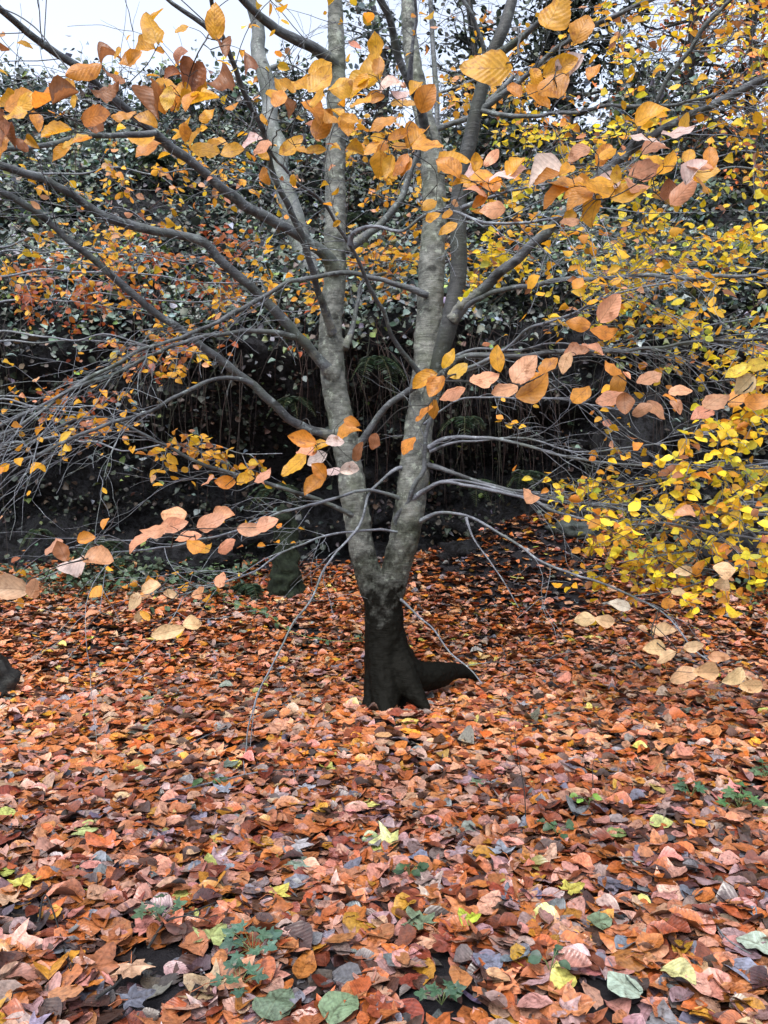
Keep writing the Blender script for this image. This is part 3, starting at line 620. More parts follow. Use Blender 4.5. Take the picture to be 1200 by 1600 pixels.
# leafy twigs that reach towards the camera: twig line through the leaves, each big leaf its own sub-part
# cluster: attach (branch, t), twig points, leaves (x, y, length px, angle deg, colour, open 0-1)
CL = [
 (('L2', .93), [(150, 150), (215, 110), (250, 60)], [(235, 38, 62, -70, 'y', .8), (218, 72, 50, -10, 'y', .7), (133, 115, 60, 30, 'o', .9), (165, 140, 45, 15, 'b', .6), (172, 92, 36, 25, 'b', .4), (195, 88, 34, 60, 'o', .5), (57, 190, 36, -75, 'o', .7), (147, 190, 34, -80, 'b', .3)]),
 (('L2b', .8), [(60, 175), (100, 180), (150, 200)], [(38, 165, 62, 12, 'o', .7), (85, 168, 58, 8, 'o', .6), (103, 155, 45, 30, 'b', .5), (155, 188, 55, 0, 'o', .9), (90, 212, 48, 20, 'y', .6), (97, 241, 38, 40, 'y', .9), (128, 220, 34, 10, 'o', .4), (20, 165, 45, 10, 'y', .6)]),
 (('L12', .82), [(320, 70), (300, 110), (290, 150)], [(338, 35, 56, 92, 'y', .6), (350, 85, 34, 105, 'b', .5), (388, 97, 36, 110, 'b', .6), (278, 82, 36, 90, 'b', .4), (265, 140, 62, -65, 'y', .6), (300, 130, 60, 80, 'b', .6), (280, 150, 50, 55, 'o', .6), (340, 122, 50, 65, 'b', .4), (322, 160, 48, 6, 'y', .4), (285, 200, 46, 48, 'y', .4), (228, 190, 40, -25, 'y', .8), (250, 165, 50, 85, 'b', .3), (300, 160, 40, 60, 'o', .5)]),
 (('L2b', .97), [(10, 190), (0, 230)], [(4, 200, 56, 85, 'b', .5), (2, 230, 44, 60, 'o', .6), (15, 215, 34, -60, 'b', .4)]),
 (('L12', .62), [(390, 200), (350, 225), (320, 238)], [(320, 235, 48, -8, 'y', .5), (365, 240, 40, 5, 'y', .6), (338, 228, 36, 15, 'y', .5), (455, 228, 46, 35, 'y', .6), (390, 222, 42, 20, 'w', .5), (408, 235, 40, 60, 'p', .4), (232, 235, 46, 30, 'o', .6), (435, 150, 36, 70, 'o', .5), (445, 170, 34, -70, 'b', .4), (415, 275, 30, -70, 'o', .5)]),
 (('L13', .95), [(450, 200), (480, 160), (520, 140)], [(478, 150, 62, 2, 'y', .8), (500, 125, 56, 50, 'y', .6), (532, 130, 46, 32, 'y', .5), (462, 125, 38, 0, 'y', .5), (505, 195, 52, 60, 'o', .8), (494, 235, 34, 10, 'y', .8), (515, 180, 42, -30, 'o', .6)]),
 (('L16', .35), [(615, 150), (600, 170), (560, 175)], [(580, 108, 58, 78, 'y', .6), (588, 78, 46, 92, 'y', .4), (567, 140, 50, 35, 'y', .5), (612, 132, 42, 28, 'w', .4), (562, 160, 42, 35, 'y', .6), (632, 166, 44, -8, 'y', .7), (668, 156, 46, 62, 'o', .6), (598, 192, 46, 22, 'o', .7), (632, 222, 42, 15, 'y', .6), (652, 212, 48, 45, 'y', .5), (592, 255, 42, 85, 'y', .8), (625, 258, 46, 60, 'o', .8), (608, 262, 40, 75, 'y', .7), (555, 235, 30, -10, 'y', .9), (584, 232, 42, 35, 'y', .6), (668, 230, 52, 5, 'o', .4), (670, 322, 30, 35, 'y', .7)]),
 (('R3', .3), [(810, 80), (790, 95)], [(760, 101, 84, -2, 'y', .85)]),
 (('R4', .5), [(870, 100), (860, 130)], [(868, 18, 66, 62, 'y', .5), (838, 155, 52, -40, 'o', .8), (862, 140, 66, 40, 'o', .5), (893, 115, 56, 52, 'w', .4), (848, 128, 40, -20, 'o', .6)]),
 (('R8', .7), [(780, 300), (740, 285), (705, 270)], [(712, 258, 60, 22, 'y', .5), (748, 282, 56, 18, 'y', .5), (735, 265, 46, 55, 'w', .4), (792, 270, 62, 22, 'w', .35), (768, 245, 36, 50, 'p', .8), (770, 325, 42, 5, 'p', .9), (742, 300, 40, -10, 'p', .5), (700, 357, 34, 30, 'y', .7), (765, 290, 40, 10, 'o', .5)]),
 (('L13b', .97), [(930, 310), (970, 300), (1020, 270)], [(855, 278, 62, 20, 'w', .4), (885, 288, 58, 0, 'o', .5), (930, 298, 62, -15, 'y', .8), (905, 310, 50, 35, 'o', .5), (978, 300, 60, 3, 'y', .5), (945, 240, 50, 60, 'o', .8), (905, 240, 40, 30, 'p', .6), (1010, 262, 62, 25, 'p', .9), (998, 285, 50, -10, 'p', .6), (1015, 216, 66, -6, 'w', .35), (1060, 207, 56, 12, 'w', .4), (1068, 300, 60, 45, 'p', .8), (1098, 258, 50, 5, 'p', .6), (1112, 245, 46, 85, 'o', .8), (935, 330, 52, 80, 'y', .6), (888, 350, 34, 10, 'p', .7), (870, 308, 50, 35, 'o', .5), (1040, 300, 40, 75, 'b', .4), (1025, 235, 46, 15, 'p', .5), (955, 280, 46, 40, 'w', .5), (1085, 270, 46, 50, 'w', .6)]),
 (('R18', .62), [(925, 480), (930, 500)], [(905, 504, 40, -12, 'o', .9), (952, 482, 54, 55, 'p', .8), (946, 514, 50, 5, 'o', .9)]),
 (('L11', .55), [(700, 590), (740, 598), (800, 608), (860, 580), (920, 560), (970, 590), (1010, 620)], [(780, 560, 44, 95, 'y', .8), (700, 560, 36, 60, 'y', .7), (662, 593, 46, 28, 'y', .6), (682, 606, 42, 60, 'o', .5), (716, 580, 38, 35, 'y', .6), (706, 612, 44, 22, 'p', .7), (758, 590, 50, 15, 'p', .4), (820, 578, 56, 50, 'p', .5), (788, 610, 44, 15, 'p', .5), (832, 605, 62, 35, 'o', .6), (862, 572, 46, 50, 'o', .4), (885, 568, 38, 70, 'p', .6), (900, 555, 42, 12, 'p', .5), (922, 547, 44, -15, 'p', .5), (905, 620, 42, 45, 'o', .6), (966, 602, 44, 80, 'o', .8), (955, 622, 46, 20, 'p', .6), (976, 632, 36, 90, 'b', .6), (960, 572, 34, -35, 'o', .6), (1015, 590, 44, 25, 'p', .5), (1004, 640, 36, 28, 'p', .7), (1026, 640, 40, -45, 'p', .6), (1062, 612, 36, 3, 'p', .6), (1048, 622, 26, -20, 'o', .4), (1056, 636, 28, -60, 'p', .6), (830, 590, 40, -50, 'o', .4)]),
 (('R17', .2), [(672, 625), (668, 645)], [(662, 645, 36, 40, 'o', .4), (680, 640, 32, 90, 'o', .5), (638, 696, 34, 55, 'o', .5), (584, 690, 28, 75, 'b', .4)]),
 (('L11', .98), [(1180, 590), (1140, 625), (1100, 645)], [(1122, 625, 50, 30, 'p', .5), (1150, 622, 42, 40, 'o', .4), (1182, 628, 42, 3, 'o', .6), (1098, 648, 40, 15, 'p', .6), (1165, 600, 40, 50, 'c', .6), (1150, 585, 46, 30, 'g', .6), (1178, 575, 42, 20, 'g', .8)]),
 (('L3', .12), [(490, 680), (500, 705), (520, 730)], [(550, 660, 28, -20, 'o', .9), (472, 688, 46, -12, 'o', .9), (545, 678, 42, 25, 'o', .4), (503, 700, 40, 25, 'y', .5), (478, 706, 34, 0, 'p', .5), (460, 728, 50, 40, 'y', .5), (496, 718, 36, 30, 'w', .5), (525, 690, 32, 5, 'w', .5), (497, 738, 34, -50, 'o', .7), (520, 738, 32, 5, 'w', .6), (547, 734, 34, 8, 'w', .8), (490, 760, 44, 45, 'o', .4), (560, 705, 34, 70, 'b', .4)]),
 (('L7', .45), [(365, 745), (352, 760)], [(352, 752, 34, 0, 'o', .95), (386, 752, 32, 10, 'y', .6), (322, 752, 30, 35, 'p', .4), (410, 742, 34, 40, 'p', .4)]),
 (('L8', .8), [(300, 838), (250, 835), (215, 855)], [(268, 801, 46, -5, 'p', .5), (242, 828, 50, 15, 'p', .5), (218, 848, 42, 35, 'p', .4), (270, 822, 48, 18, 'p', .7), (330, 814, 50, 20, 'p', .6), (350, 806, 36, 0, 'p', .6), (295, 842, 42, 12, 'p', .4), (312, 850, 38, -20, 'o', .5), (392, 826, 44, 0, 'p', .9), (418, 818, 38, 20, 'p', .6), (355, 852, 38, 35, 'p', .5), (322, 858, 26, 40, 'y', .4)]),
 (('L8', .99), [(130, 872), (90, 880), (40, 905)], [(74, 858, 48, 12, 'p', .5), (97, 862, 36, -60, 'b', .5), (112, 880, 46, 22, 'w', .6), (160, 879, 54, -8, 'p', .6), (15, 921, 64, -5, 'c', .8), (57, 914, 40, 60, 'p', .95), (134, 842, 28, 10, 'o', .5)]),
 (('L10', .95), [(270, 940), (235, 950)], [(262, 988, 54, 12, 'c', .7), (210, 940, 32, 65, 'c', .8), (236, 918, 32, 15, 'c', .6), (265, 930, 26, -20, 'c', .8), (300, 975, 30, 0, 'c', .6), (216, 964, 26, 70, 'c', .7), (228, 962, 24, -40, 'y', .7), (312, 925, 28, 30, 'p', .5), (345, 905, 28, 80, 'p', .5)]),
 (('R14', .85), [(1020, 1000), (1070, 1030), (1140, 1055)], [(914, 969, 34, 5, 'c', .9), (944, 969, 32, -10, 'c', .8), (968, 946, 36, -15, 'w', .8), (1045, 943, 26, 10, 'o', .9), (1037, 983, 36, 5, 'c', .7), (1022, 1015, 36, 0, 'c', .8), (1042, 1028, 36, 30, 'c', .8), (1083, 1010, 32, 10, 'c', .7), (1070, 1055, 50, 20, 'c', .9), (1105, 1053, 46, -5, 'c', .7), (1145, 1055, 40, 35, 'c', .7), (1172, 1072, 40, 0, 'c', .9), (1122, 1027, 34, 0, 'p', .7), (1062, 925, 26, 5, 'c', .8)]),
 (('R10', .9), [(1090, 880), (1130, 900)], [(1136, 912, 38, 0, 'c', .9), (1092, 888, 30, 60, 'o', .9), (1067, 893, 32, 5, 'c', .7), (1132, 886, 36, 0, 'c', .6), (1070, 805, 34, 0, 'p', .5), (830, 770, 32, -30, 'p', .6)]),
]
CL = [(a_, l_, lv_ + [(x + rng.normal(0, 24), y + rng.normal(0, 16), ln * rng.uniform(.55, .9), an + rng.normal(0, 40), ['y', 'o', 'y', 'y', c][int(rng.integers(5))], rng.uniform(.4, .9))
       for (x, y, ln, an, c, op) in lv_ if y < 370 and rng.random() < .75]) for (a_, l_, lv_) in CL]
sizes = sorted([l[2] for c in CL for l in c[2]], reverse=True); thr = sizes[99]
rest = Acc(); cnt = 0
for (att, line, lv) in CL:
    Yc = .082 * F / float(np.median([l[2] for l in lv]))
    cv0, rc0 = CURVES[att[0]]; A = cv0[int(att[1] * (len(cv0) - 1))]
    Yc = min(Yc, A[1] - .1)
    pts = [A, A * .55 + P(line[0][0], line[0][1], Yc) * .45 + np.array([0, 0, .05])] + [P(x, y, Yc * (1 + .03 * (q % 2))) for q, (x, y) in enumerate(line)]
    cv, rr = smooth_curve(pts, np.linspace(.0036, .0013, len(pts)), .03, .012)
    ta = Acc(); tube(ta, cv, rr, 5)
    info = []
    for (x, y, ln, an, c, op) in lv:
        Yl = Yc * rng.uniform(.94, 1.08); u = np.array([math.cos(R(an)), 0, math.sin(R(an))]); real = ln * Yl / F
        cen = P(x, y, Yl); e1 = cen - u * real / 2; e2 = cen + u * real / 2
        d1 = np.linalg.norm(cv - e1, axis=1); d2 = np.linalg.norm(cv - e2, axis=1)
        if d2.min() < d1.min(): u = -u; b = e2; dm = d2
        else: b = e1; dm = d1
        j = int(dm.argmin()); info.append((b, u, real, c, op, ln, j, dm.min(), an))
    order = sorted(range(len(info)), key=lambda q: info[q][7])
    nodes = list(cv[::2])
    for q in order:                           # petiole or side twig to the nearest wood already there
        b, u, real, c, op, ln, j, dmin, an = info[q]
        nd = np.array(nodes); dd = np.linalg.norm(nd - b, axis=1); k = int(dd.argmin()); S = nd[k]; m = int(max(3, dd[k] / .03))
        mid = (S + b) / 2 + np.array([rng.normal(0, .06), rng.normal(0, .05), .04]) * dd[k] - u * dd[k] * .12
        c2, r2 = smooth_curve([S, mid, b], [.0014 + .0006 * (dd[k] > .1), .0012, .0009], .02); tube(ta, c2, r2, 4); nodes += list(c2[::3])
    tob = ta.build('leafy_twig', M['darkbark'], root)
    for (b, u, real, c, op, ln, j, dmin, an) in info:
        nv = np.array([[rng.normal(0, .25), -op - .15, (1 - op) * 1.1 + rng.normal(0, .15)]])
        if c == 'b': cr, fo = .55, .75
        else: cr, fo = .30, .26
        col = pick([(1, LC[c])], 1, .09)
        wr_ = rng.normal(.57, .06) / (1 if op > .6 else .85)
        uu_ = (u + np.array([0, rng.normal(0, .25), 0]))[None]
        if ln >= thr and cnt < 100:
            la = Acc(); cnt += 1
            leaves(la, b[None], uu_, nv, [real], [wr_], col, st=12, fold=fo, curl=cr, wave=.014 if c != 'b' else .04)
            la.build('leaf', M['leaf'], tob)
        else:
            leaves(rest, b[None], uu_, nv, [real], [wr_], col, st=12, fold=fo, curl=cr, wave=.014)
tag(rest.build('leaves', M['leaf'], root), kind='stuff')

# ------------------------------------------------------------ neighbouring beeches with sprays of small leaves
def spray_tree(name, label, loc, trunk_pts, trunk_r, sprays, mix, size, bark='branch', regions=None, cat='tree', grp=None, nmax=1):
    r = empty(name, loc, label, cat, grp)
    ta = Acc(); cv, rc = smooth_curve(trunk_pts, trunk_r, .08, .03); tube(ta, cv, rc, 12, lump=.08); ta.build('trunk', M[bark], r)
    la = Acc(); bw = Acc()
    for (n, x0, x1, y0, y1, d0, d1, lp) in regions:
        # one limb per region, twigs from it
        tgt = P((x0 + x1) / 2, (y0 + y1) / 2, (d0 + d1) / 2); i = int(np.argmin(np.abs(cv[:, 2] - (tgt[2] + .1)))); S = cv[i]
        far = P(x0 if S[0] > tgt[0] else x1, (y0 + y1) / 2, (d0 + d1) / 2)
        lc, lr = smooth_curve([S, S * .6 + far * .4 + [0, 0, .12], far], [.014, .009, .003], .06, .06)
        ba = Acc(); tube(ba, lc, lr, 7, lump=.08); bo = ba.build('branch', M['twig'], r)
        tw = Acc()
        for q in range(n):
            E = P(rng.uniform(x0, x1), rng.uniform(y0, y1), rng.uniform(d0, d1))
            dx = np.abs(lc[:, 0] - E[0]) ; cand = lc[(lc[:, 0] > E[0]) if S[0] > E[0] else (lc[:, 0] < E[0])]
            B = cand[int(np.argmin(np.linalg.norm(cand - E, axis=1) + rng.random(len(cand)) * .5))] if len(cand) else S
            L = np.linalg.norm(E - B)
            mid = (B + E) / 2 + np.array([0, 0, .10 * L]) + rng.normal(0, .06 * L, 3)
            c2, r2 = smooth_curve([B, mid, E], [.004, .0028, .0012], .05, .02); tube(tw, c2, r2, 4)
            m = max(3, int(len(c2) * .7)); tail = c2[-m:]; T = nrm(np.gradient(tail, axis=0)); nl = max(4, int(lp * rng.uniform(.6, 1.3)))
            idx = np.linspace(0, len(tail) - 1, nl).astype(int)
            hang_leaves(la, tail[idx] + rng.normal(0, .012, (nl, 3)), T[idx], mix, size)
            for e in range(2):
                i2 = int(rng.uniform(.3, .9) * len(c2)); u = nrm(T[min(i2, len(T) - 1)] + rng.normal(0, .6, 3) + [0, 0, -.15]); p2 = c2[i2] + u * rng.uniform(.12, .32)
                c3, r3 = smooth_curve([c2[i2], (c2[i2] + p2) / 2 + rng.normal(0, .015, 3), p2], [.002, .0016, .001], .05); tube(tw, c3, r3, 3)
                i3 = np.linspace(1, len(c3) - 1, 3).astype(int); T3 = nrm(np.gradient(c3, axis=0)); hang_leaves(la, c3[i3], T3[i3], mix, size)
        tag(tw.build('twigs', M['twig'], bo), kind='stuff')
    tag(la.build('foliage', M['leaf_far'], r), kind='stuff')
    return r
def col3(x, y, z0, z1, n=5, lean=(0, 0)):
    t = np.linspace(0, 1, n); return [np.array([x + lean[0] * a + .05 * math.sin(3 * a + x), y + lean[1] * a, z0 + (z1 - z0) * a]) for a in t]

spray_tree('young_beech_tree', 'young beech at the right edge, bright yellow leaves low above the leaf litter', (3.6, 5.2, 0),
           col3(3.6, 5.2, -.1, 4.5), [.06, .05, .04, .03, .02], None, MIX_G, .064, regions=[
    (15, 1000, 1280, 725, 790, 3.9, 5.4, 6), (17, 930, 1280, 790, 850, 3.9, 5.6, 6), (14, 980, 1280, 850, 910, 4.0, 5.2, 6), (9, 1000, 1260, 905, 960, 4.2, 5.0, 5), (10, 870, 1040, 740, 800, 4.8, 5.8, 4), (10, 900, 1080, 810, 880, 4.8, 5.8, 5), (12, 1050, 1220, 640, 720, 4.2, 5.0, 5), (8, 1090, 1220, 560, 640, 4.2, 5.0, 5), (6, 860, 960, 740, 790, 4.8, 5.6, 4), (7, 930, 1080, 880, 940, 4.8, 5.6, 4)])
spray_tree('tall_beech_tree', 'taller beech at the right edge with yellow leaves spread above head height', (4.6, 6.6, .1),
           col3(4.6, 6.6, -.1, 7.5), [.10, .09, .07, .05, .03], None, MIX_G, .061, regions=[
    (30, 700, 1000, 360, 460, 5.2, 6.8, 6), (30, 900, 1250, 340, 500, 4.6, 6.4, 6), (12, 900, 1100, 460, 560, 5.0, 6.0, 6), (12, 1080, 1240, 480, 600, 4.4, 5.6, 6),
    (30, 760, 1000, 180, 350, 5.0, 6.8, 6), (26, 950, 1250, 120, 340, 5.0, 6.5, 6), (20, 900, 1250, -20, 150, 5.2, 6.8, 5), (12, 980, 1240, 330, 400, 4.6, 5.6, 5)])
spray_tree('beech_sapling', 'slender beech behind the fork with small amber leaves seen between the two stems', (.03, 7.6, .3),
           [P(604, 1010, 7.6), P(632, 800, 7.6), P(666, 560, 7.6), P(680, 250, 7.6), P(672, -60, 7.6)], [.05, .045, .035, .03, .02], None, MIX_Y, .066, regions=[
    (22, 700, 900, 20, 200, 6.4, 7.6, 6), (18, 540, 690, 180, 330, 6.2, 7.4, 6), (14, 545, 660, 360, 470, 6.4, 7.2, 6), (14, 560, 900, 330, 440, 6.2, 7.2, 5)])
spray_tree('copper_beech_sapling', 'thin beech at the left with small rust red leaves against the ivy bank', (-4.6, 8.0, .3),
           col3(-4.6, 8.0, .2, 5.5), [.06, .05, .04, .03, .02], None, MIX_R, .068, regions=[
    (34, 20, 240, 400, 510, 7.2, 8.4, 6), (22, 200, 400, 350, 480, 7.4, 8.4, 5), (14, 80, 330, 500, 600, 7.2, 8.2, 4), (9, 40, 160, 600, 680, 7.0, 8.0, 4), (7, 300, 500, 430, 540, 7.2, 8.2, 4)])
spray_tree('beech_sapling', 'small beech left of the big beech holding scattered yellow leaves under its branches', (-3.9, 6.6, .1),
           col3(-3.9, 6.6, 0, 5.8), [.05, .045, .035, .03, .02], None, MIX_Y, .064, regions=[
    (16, 20, 420, 220, 340, 5.6, 7.0, 4), (14, 20, 300, 340, 470, 5.6, 7.0, 3), (10, 330, 500, 400, 500, 6.0, 7.0, 3), (10, 240, 440, 680, 745, 5.0, 5.7, 5), (8, 180, 330, 500, 600, 5.8, 6.8, 3), (7, 20, 240, 600, 700, 5.6, 6.6, 3)])

# ------------------------------------------------------------ trees and shrubs on top of the bank
def ivy_tree(name, label, px, Y, base_z, height, spread, nleaf, lean=0, bark='darkbark', mix=IVY, ncl=26, cat='tree', rad=.12, lsize=.09, group=None, bare=1.0):
    x = (px - 600) / F * Y
    r = empty(name, (x, Y, base_z), label, cat, group)
    tp = [np.array([x + lean * t + .12 * math.sin(5 * t + px), Y + .1 * math.sin(4 * t), base_z + height * t]) for t in np.linspace(-.03, 1, 7)]
    ta = Acc(); cv, rc = smooth_curve(tp, np.linspace(rad, .02, 7), .12, .05); tube(ta, cv, rc, 10, lump=.15); ta.build('trunk', M[bark], r)
    la = Acc(); ba = Acc(); cents = []
    for q in range(ncl):
        t = rng.uniform(.15, 1); i = int(t * (len(cv) - 1)); u = nrm(np.array([rng.normal(), rng.normal() * .7, rng.uniform(-.1, .8)])); L = spread * rng.uniform(.4, 1.0) * (1.15 - .5 * t)
        pts = [cv[i], cv[i] + u * L * .5 + rng.normal(0, .06 * L, 3), cv[i] + u * L + np.array([0, 0, rng.normal(0, .12)]) * L]
        c2, r2 = smooth_curve(pts, [rc[i] * .5, .014, .005], .12, .08)
        if q < 12: b1 = Acc(); tube(b1, c2, r2, 5); b1.build('limb', M[bark], r)
        else: tube(ba, c2, r2, 5)
        twig_system(ba, None, c2, .01, int(9 * bare), L * .6, None, 0, 2, tw_r=.005, kink=.2)
        cents += [c2[int(k * (len(c2) - 1))] for k in rng.uniform(.25, 1, 4)]
    tag(ba.build('twigs', M['darkbark'], r), kind='stuff')
    if nleaf:
        cents = np.array(cents + [cv[int(k * (len(cv) - 1))] for k in rng.uniform(0, .8, 30)])
        w_ = rng.random(len(cents)) ** 2; w_ /= w_.sum(); ci = rng.choice(len(cents), nleaf, p=w_)
        p = cents[ci] + rng.normal(0, 1, (nleaf, 3)) * rng.uniform(.08, .34, (len(cents), 1))[ci] * np.array([1, .8, .8]); th = rng.random(nleaf) * 6.28
        leaves(la, p, np.stack([np.cos(th), np.sin(th) * .5, -.4 + rng.normal(0, .4, nleaf)], 1), np.stack([rng.normal(0, .5, nleaf), rng.normal(-.5, .4, nleaf), rng.normal(.6, .4, nleaf)], 1),
               rng.normal(lsize, .02, nleaf).clip(.04, .15), rng.normal(.8, .1, nleaf), pick(mix, nleaf, .3), st=3)
        tag(la.build('foliage', M['ivy'], r), kind='stuff')
    return r
DG = [(4, (.010, .018, .011)), (3, (.02, .033, .02)), (2, (.05, .065, .055))]
RU = [(3, (.45, .12, .03)), (2, (.55, .22, .04)), (1, (.05, .07, .03))]
ivy_tree('ivy_clad_tree', 'dark ivy-clad tree on the bank top right of centre against the sky', 880, 12.4, 6.6, 5.5, 1.7, 5200, ncl=34, mix=DG)
ivy_tree('ivy_clad_tree', 'thin ivy-hung tree on the bank top just right of the right stem, sky showing through', 735, 13.2, 7.0, 5, 1.6, 1500, ncl=30, mix=DG)
ivy_tree('bare_tree', 'bare twiggy tree at the upper right edge with a few rusty leaves', 1090, 12.0, 5.9, 5.5, 1.8, 1300, ncl=60, mix=RU, lsize=.08)
ivy_tree('bare_tree', 'bare twiggy tree at the top right corner of the bank behind the yellow leaves', 1190, 11.2, 5.2, 5.5, 1.9, 1500, ncl=60, mix=RU, lsize=.08)
ivy_tree('ivy_clad_tree', 'leafy ivy-hung shrub tree between the two stems at the top of the bank', 590, 13.0, 7.4, 2.8, 1.1, 1000, ncl=18, mix=IVY)
ivy_tree('pale_tree', 'pale slanting tree trunk on the bank behind the upper left of the beech', 500, 9.9, 4.2, 6.8, .9, 120, lean=-1.6, bark='palebark', ncl=10, mix=MIX_Y, rad=.16, bare=.5)
shr = 'evergreen shrubs along the top of the bank'
for (px, Y, z, hgt, sp, nl, lab) in ((30, 12.6, 7.4, 1.2, .9, 2600, 'rounded evergreen shrub on the bank top at the left edge of the view'), (150, 12.8, 7.6, 1.0, .8, 2400, 'evergreen shrub on the bank top behind the big curled leaves'),
                               (255, 12.8, 7.8, 1.1, .85, 2400, 'evergreen shrub on the skyline left of the dark hanging branch'), (350, 13.0, 7.8, .9, .8, 2000, 'evergreen shrub on the skyline just left of the pale slanting trunk'),
                               (455, 13.0, 7.6, 1.3, .8, 2000, 'evergreen shrub on the skyline between the pale trunk and the left stem'), (1000, 11.6, 6.2, 1.8, 1.2, 3000, 'broad dark shrub on the bank top behind the upper right branches'),
                               (800, 12.4, 6.8, 1.6, 1.0, 2600, 'dark shrub at the foot of the ivy-clad tree on the bank')):
    ivy_tree('evergreen_shrub', lab, px, Y, z - .15, hgt, sp, nl, ncl=12, mix=IVY, cat='shrub', rad=.04, group=shr, bare=.5)

# ------------------------------------------------------------ ferns
def fern(px, py, Y, size, label, droop=.5, n=9, back=False):
    c = P(px, py, Y); r = empty('fern', c, label, 'fern', 'ferns on the rock face')
    for q in range(n):
        an = rng.uniform(0, 6.28) if not back else rng.uniform(3.4, 6.0); L = size * rng.uniform(.5, 1.15); droop = rng.uniform(.2, 1.1); t = np.linspace(0, 1, 14)
        u = np.array([math.cos(an), math.sin(an) * .8 - .25, 0]); cvv = c + u * L * t[:, None] + np.array([0, 0, 1]) * (L * (.55 * t - (.55 + droop) * t ** 2))[:, None]
        a = Acc(); tube(a, cvv, np.linspace(.003, .001, 14), 3, (.10, .12, .04))
        T = nrm(np.gradient(cvv, axis=0)); S = nrm(np.cross(T, [0, 0, 1]) + 1e-5)
        for sd in (-1, 1):
            k = 26; tt = np.linspace(.1, .98, k); b = np.stack([np.interp(tt, t, cvv[:, e]) for e in range(3)], 1); s_v = np.stack([np.interp(tt, t, S[:, e]) for e in range(3)], 1); t_v = np.stack([np.interp(tt, t, T[:, e]) for e in range(3)], 1)
            leaves(a, b, s_v * sd + t_v * .35 + [0, 0, -.15], np.repeat([[0, -.2, 1.0]], k, 0), L * .30 * np.sin(np.pi * (tt * .85 + .12)) + .008, np.full(k, .26), pick([(2, (.018, .035, .018)), (1, (.035, .055, .035))], k, .3), st=3, curl=.1, wave=.01)
        a.build('frond', M['green'], r)
fern(585, 562, 9.0, .42, 'fern on the dark rock between the two stems', .6)
fern(455, 625, 9.3, .34, 'small fern in the shadow left of the left stem', .9)
fern(300, 505, 9.1, .36, 'fern at the lip of the rock above the left hollow', .7)
fern(440, 760, 8.9, .42, 'drooping fern in front of the mossy stump', .9)
fern(560, 345, 10.0, .4, 'fern high on the ivy bank beside the left stem', .5)
fern(725, 655, 9.0, .34, 'fern on the rock just right of the right stem', .8)
fern(745, 752, 9.0, .36, 'low fern above the earth mound right of the stems', .8)
fern(820, 740, 9.1, .36, 'fern above the pale boulder', .7)
fern(390, 915, 8.7, .32, 'fern at the foot of the rock at the edge of the leaf litter', .6)
fern(160, 850, 8.9, .34, 'large fern at the left foot of the rock', .7, 12)
fern(60, 830, 9.0, .32, 'fern near the left edge at the foot of the rock', .7, 11)
fern(1140, 955, 8.0, .4, 'fern under the yellow leaves near the right edge', .7)
fern(250, 250, 11.0, .5, 'fern on the upper ivy bank at the left', .6)

# ------------------------------------------------------------ boulders and stumps
def boulder(px, py, Y, rad, sq, label, mat='stone', seed=0, name='boulder', cat='rock'):
    c = P(px, py, Y); a = Acc(); k, m = 28, 40
    th = np.linspace(0, np.pi, k); ph = np.arange(m) / m * 2 * np.pi
    D = np.stack([np.sin(th)[:, None] * np.cos(ph), np.sin(th)[:, None] * np.sin(ph), np.repeat(np.cos(th)[:, None], m, 1)], -1).reshape(-1, 3)
    D2 = np.sign(D) * np.abs(D) ** .75; r_ = 1 + .32 * fbm(D * 1.6 + seed, 4) + .08 * vnoise(D * 9 + seed)
    V = c + D2 * r_[:, None] * rad * np.array(sq)
    i = np.arange(k - 1)[:, None] * m; j = np.arange(m)[None]
    a.add(V, np.stack([i + j, i + m + j, i + m + (j + 1) % m, i + (j + 1) % m], -1).reshape(-1, 4))
    return tag(a.build(name, M[mat], smooth=False, origin=c), label, cat)
boulder(898, 832, 9.0, .30, (1.15, .8, .45), 'pale mossy boulder at the foot of the rock wall above the leaf slope', seed=4)
boulder(985, 690, 9.4, .45, (.8, .6, 1.2), 'upright dark block of rock behind the yellow sprays', 'rock', 9)
boulder(752, 878, 9.2, .40, (1.2, .7, .6), 'dark earthy block behind the right stem', 'rock', 14)
boulder(300, 890, 9.3, .5, (1.3, .7, .55), 'low dark rock left of the mossy stump', 'rock', 21)
boulder(1170, 860, 8.6, .4, (1.2, .8, .6), 'dark rock under the yellow leaves at the right edge', 'rock', 31)

def stump(px, pyb, pyt, Y, wpx, label, mat, name='stump', lean=0, nr=4):
    z0 = P(px, pyb, Y); z1 = P(px + lean, pyt, Y); r_ = wpx / 2 / F * Y; o = empty(name, z0, label, 'stump')
    a = Acc(); cv, rc = smooth_curve([z0 - [0, 0, .15], z0 * .7 + z1 * .3, z0 * .35 + z1 * .65, z1], [r_ * 1.5, r_ * 1.05, r_ * .95, r_ * .75], .03)
    tube(a, cv, rc, 32, lump=.5); a.build('trunk', M[mat], o)
    for q in range(nr):
        an = q * 1.6 + .4; b = Acc(); u = np.array([math.cos(an), math.sin(an), 0])
        c2, r2 = smooth_curve([z0 + [0, 0, .12] + u * r_ * .5, z0 + u * r_ * 1.6 + [0, 0, .0], z0 + u * r_ * 2.6 - [0, 0, .08]], [r_ * .6, r_ * .4, r_ * .15], .03); tube(b, c2, r2, 8, lump=.2); b.build('root', M[mat], o)
    return o
stump(452, 935, 800, 8.7, 40, 'green mossy stump against the dark rock left of the beech', 'moss', 'mossy_stump', -10)
stump(-14, 1066, 1020, 5.9, 56, 'black wet stump cut off by the left edge of the view', 'darkbark', 'tree_stump', -12, 0)

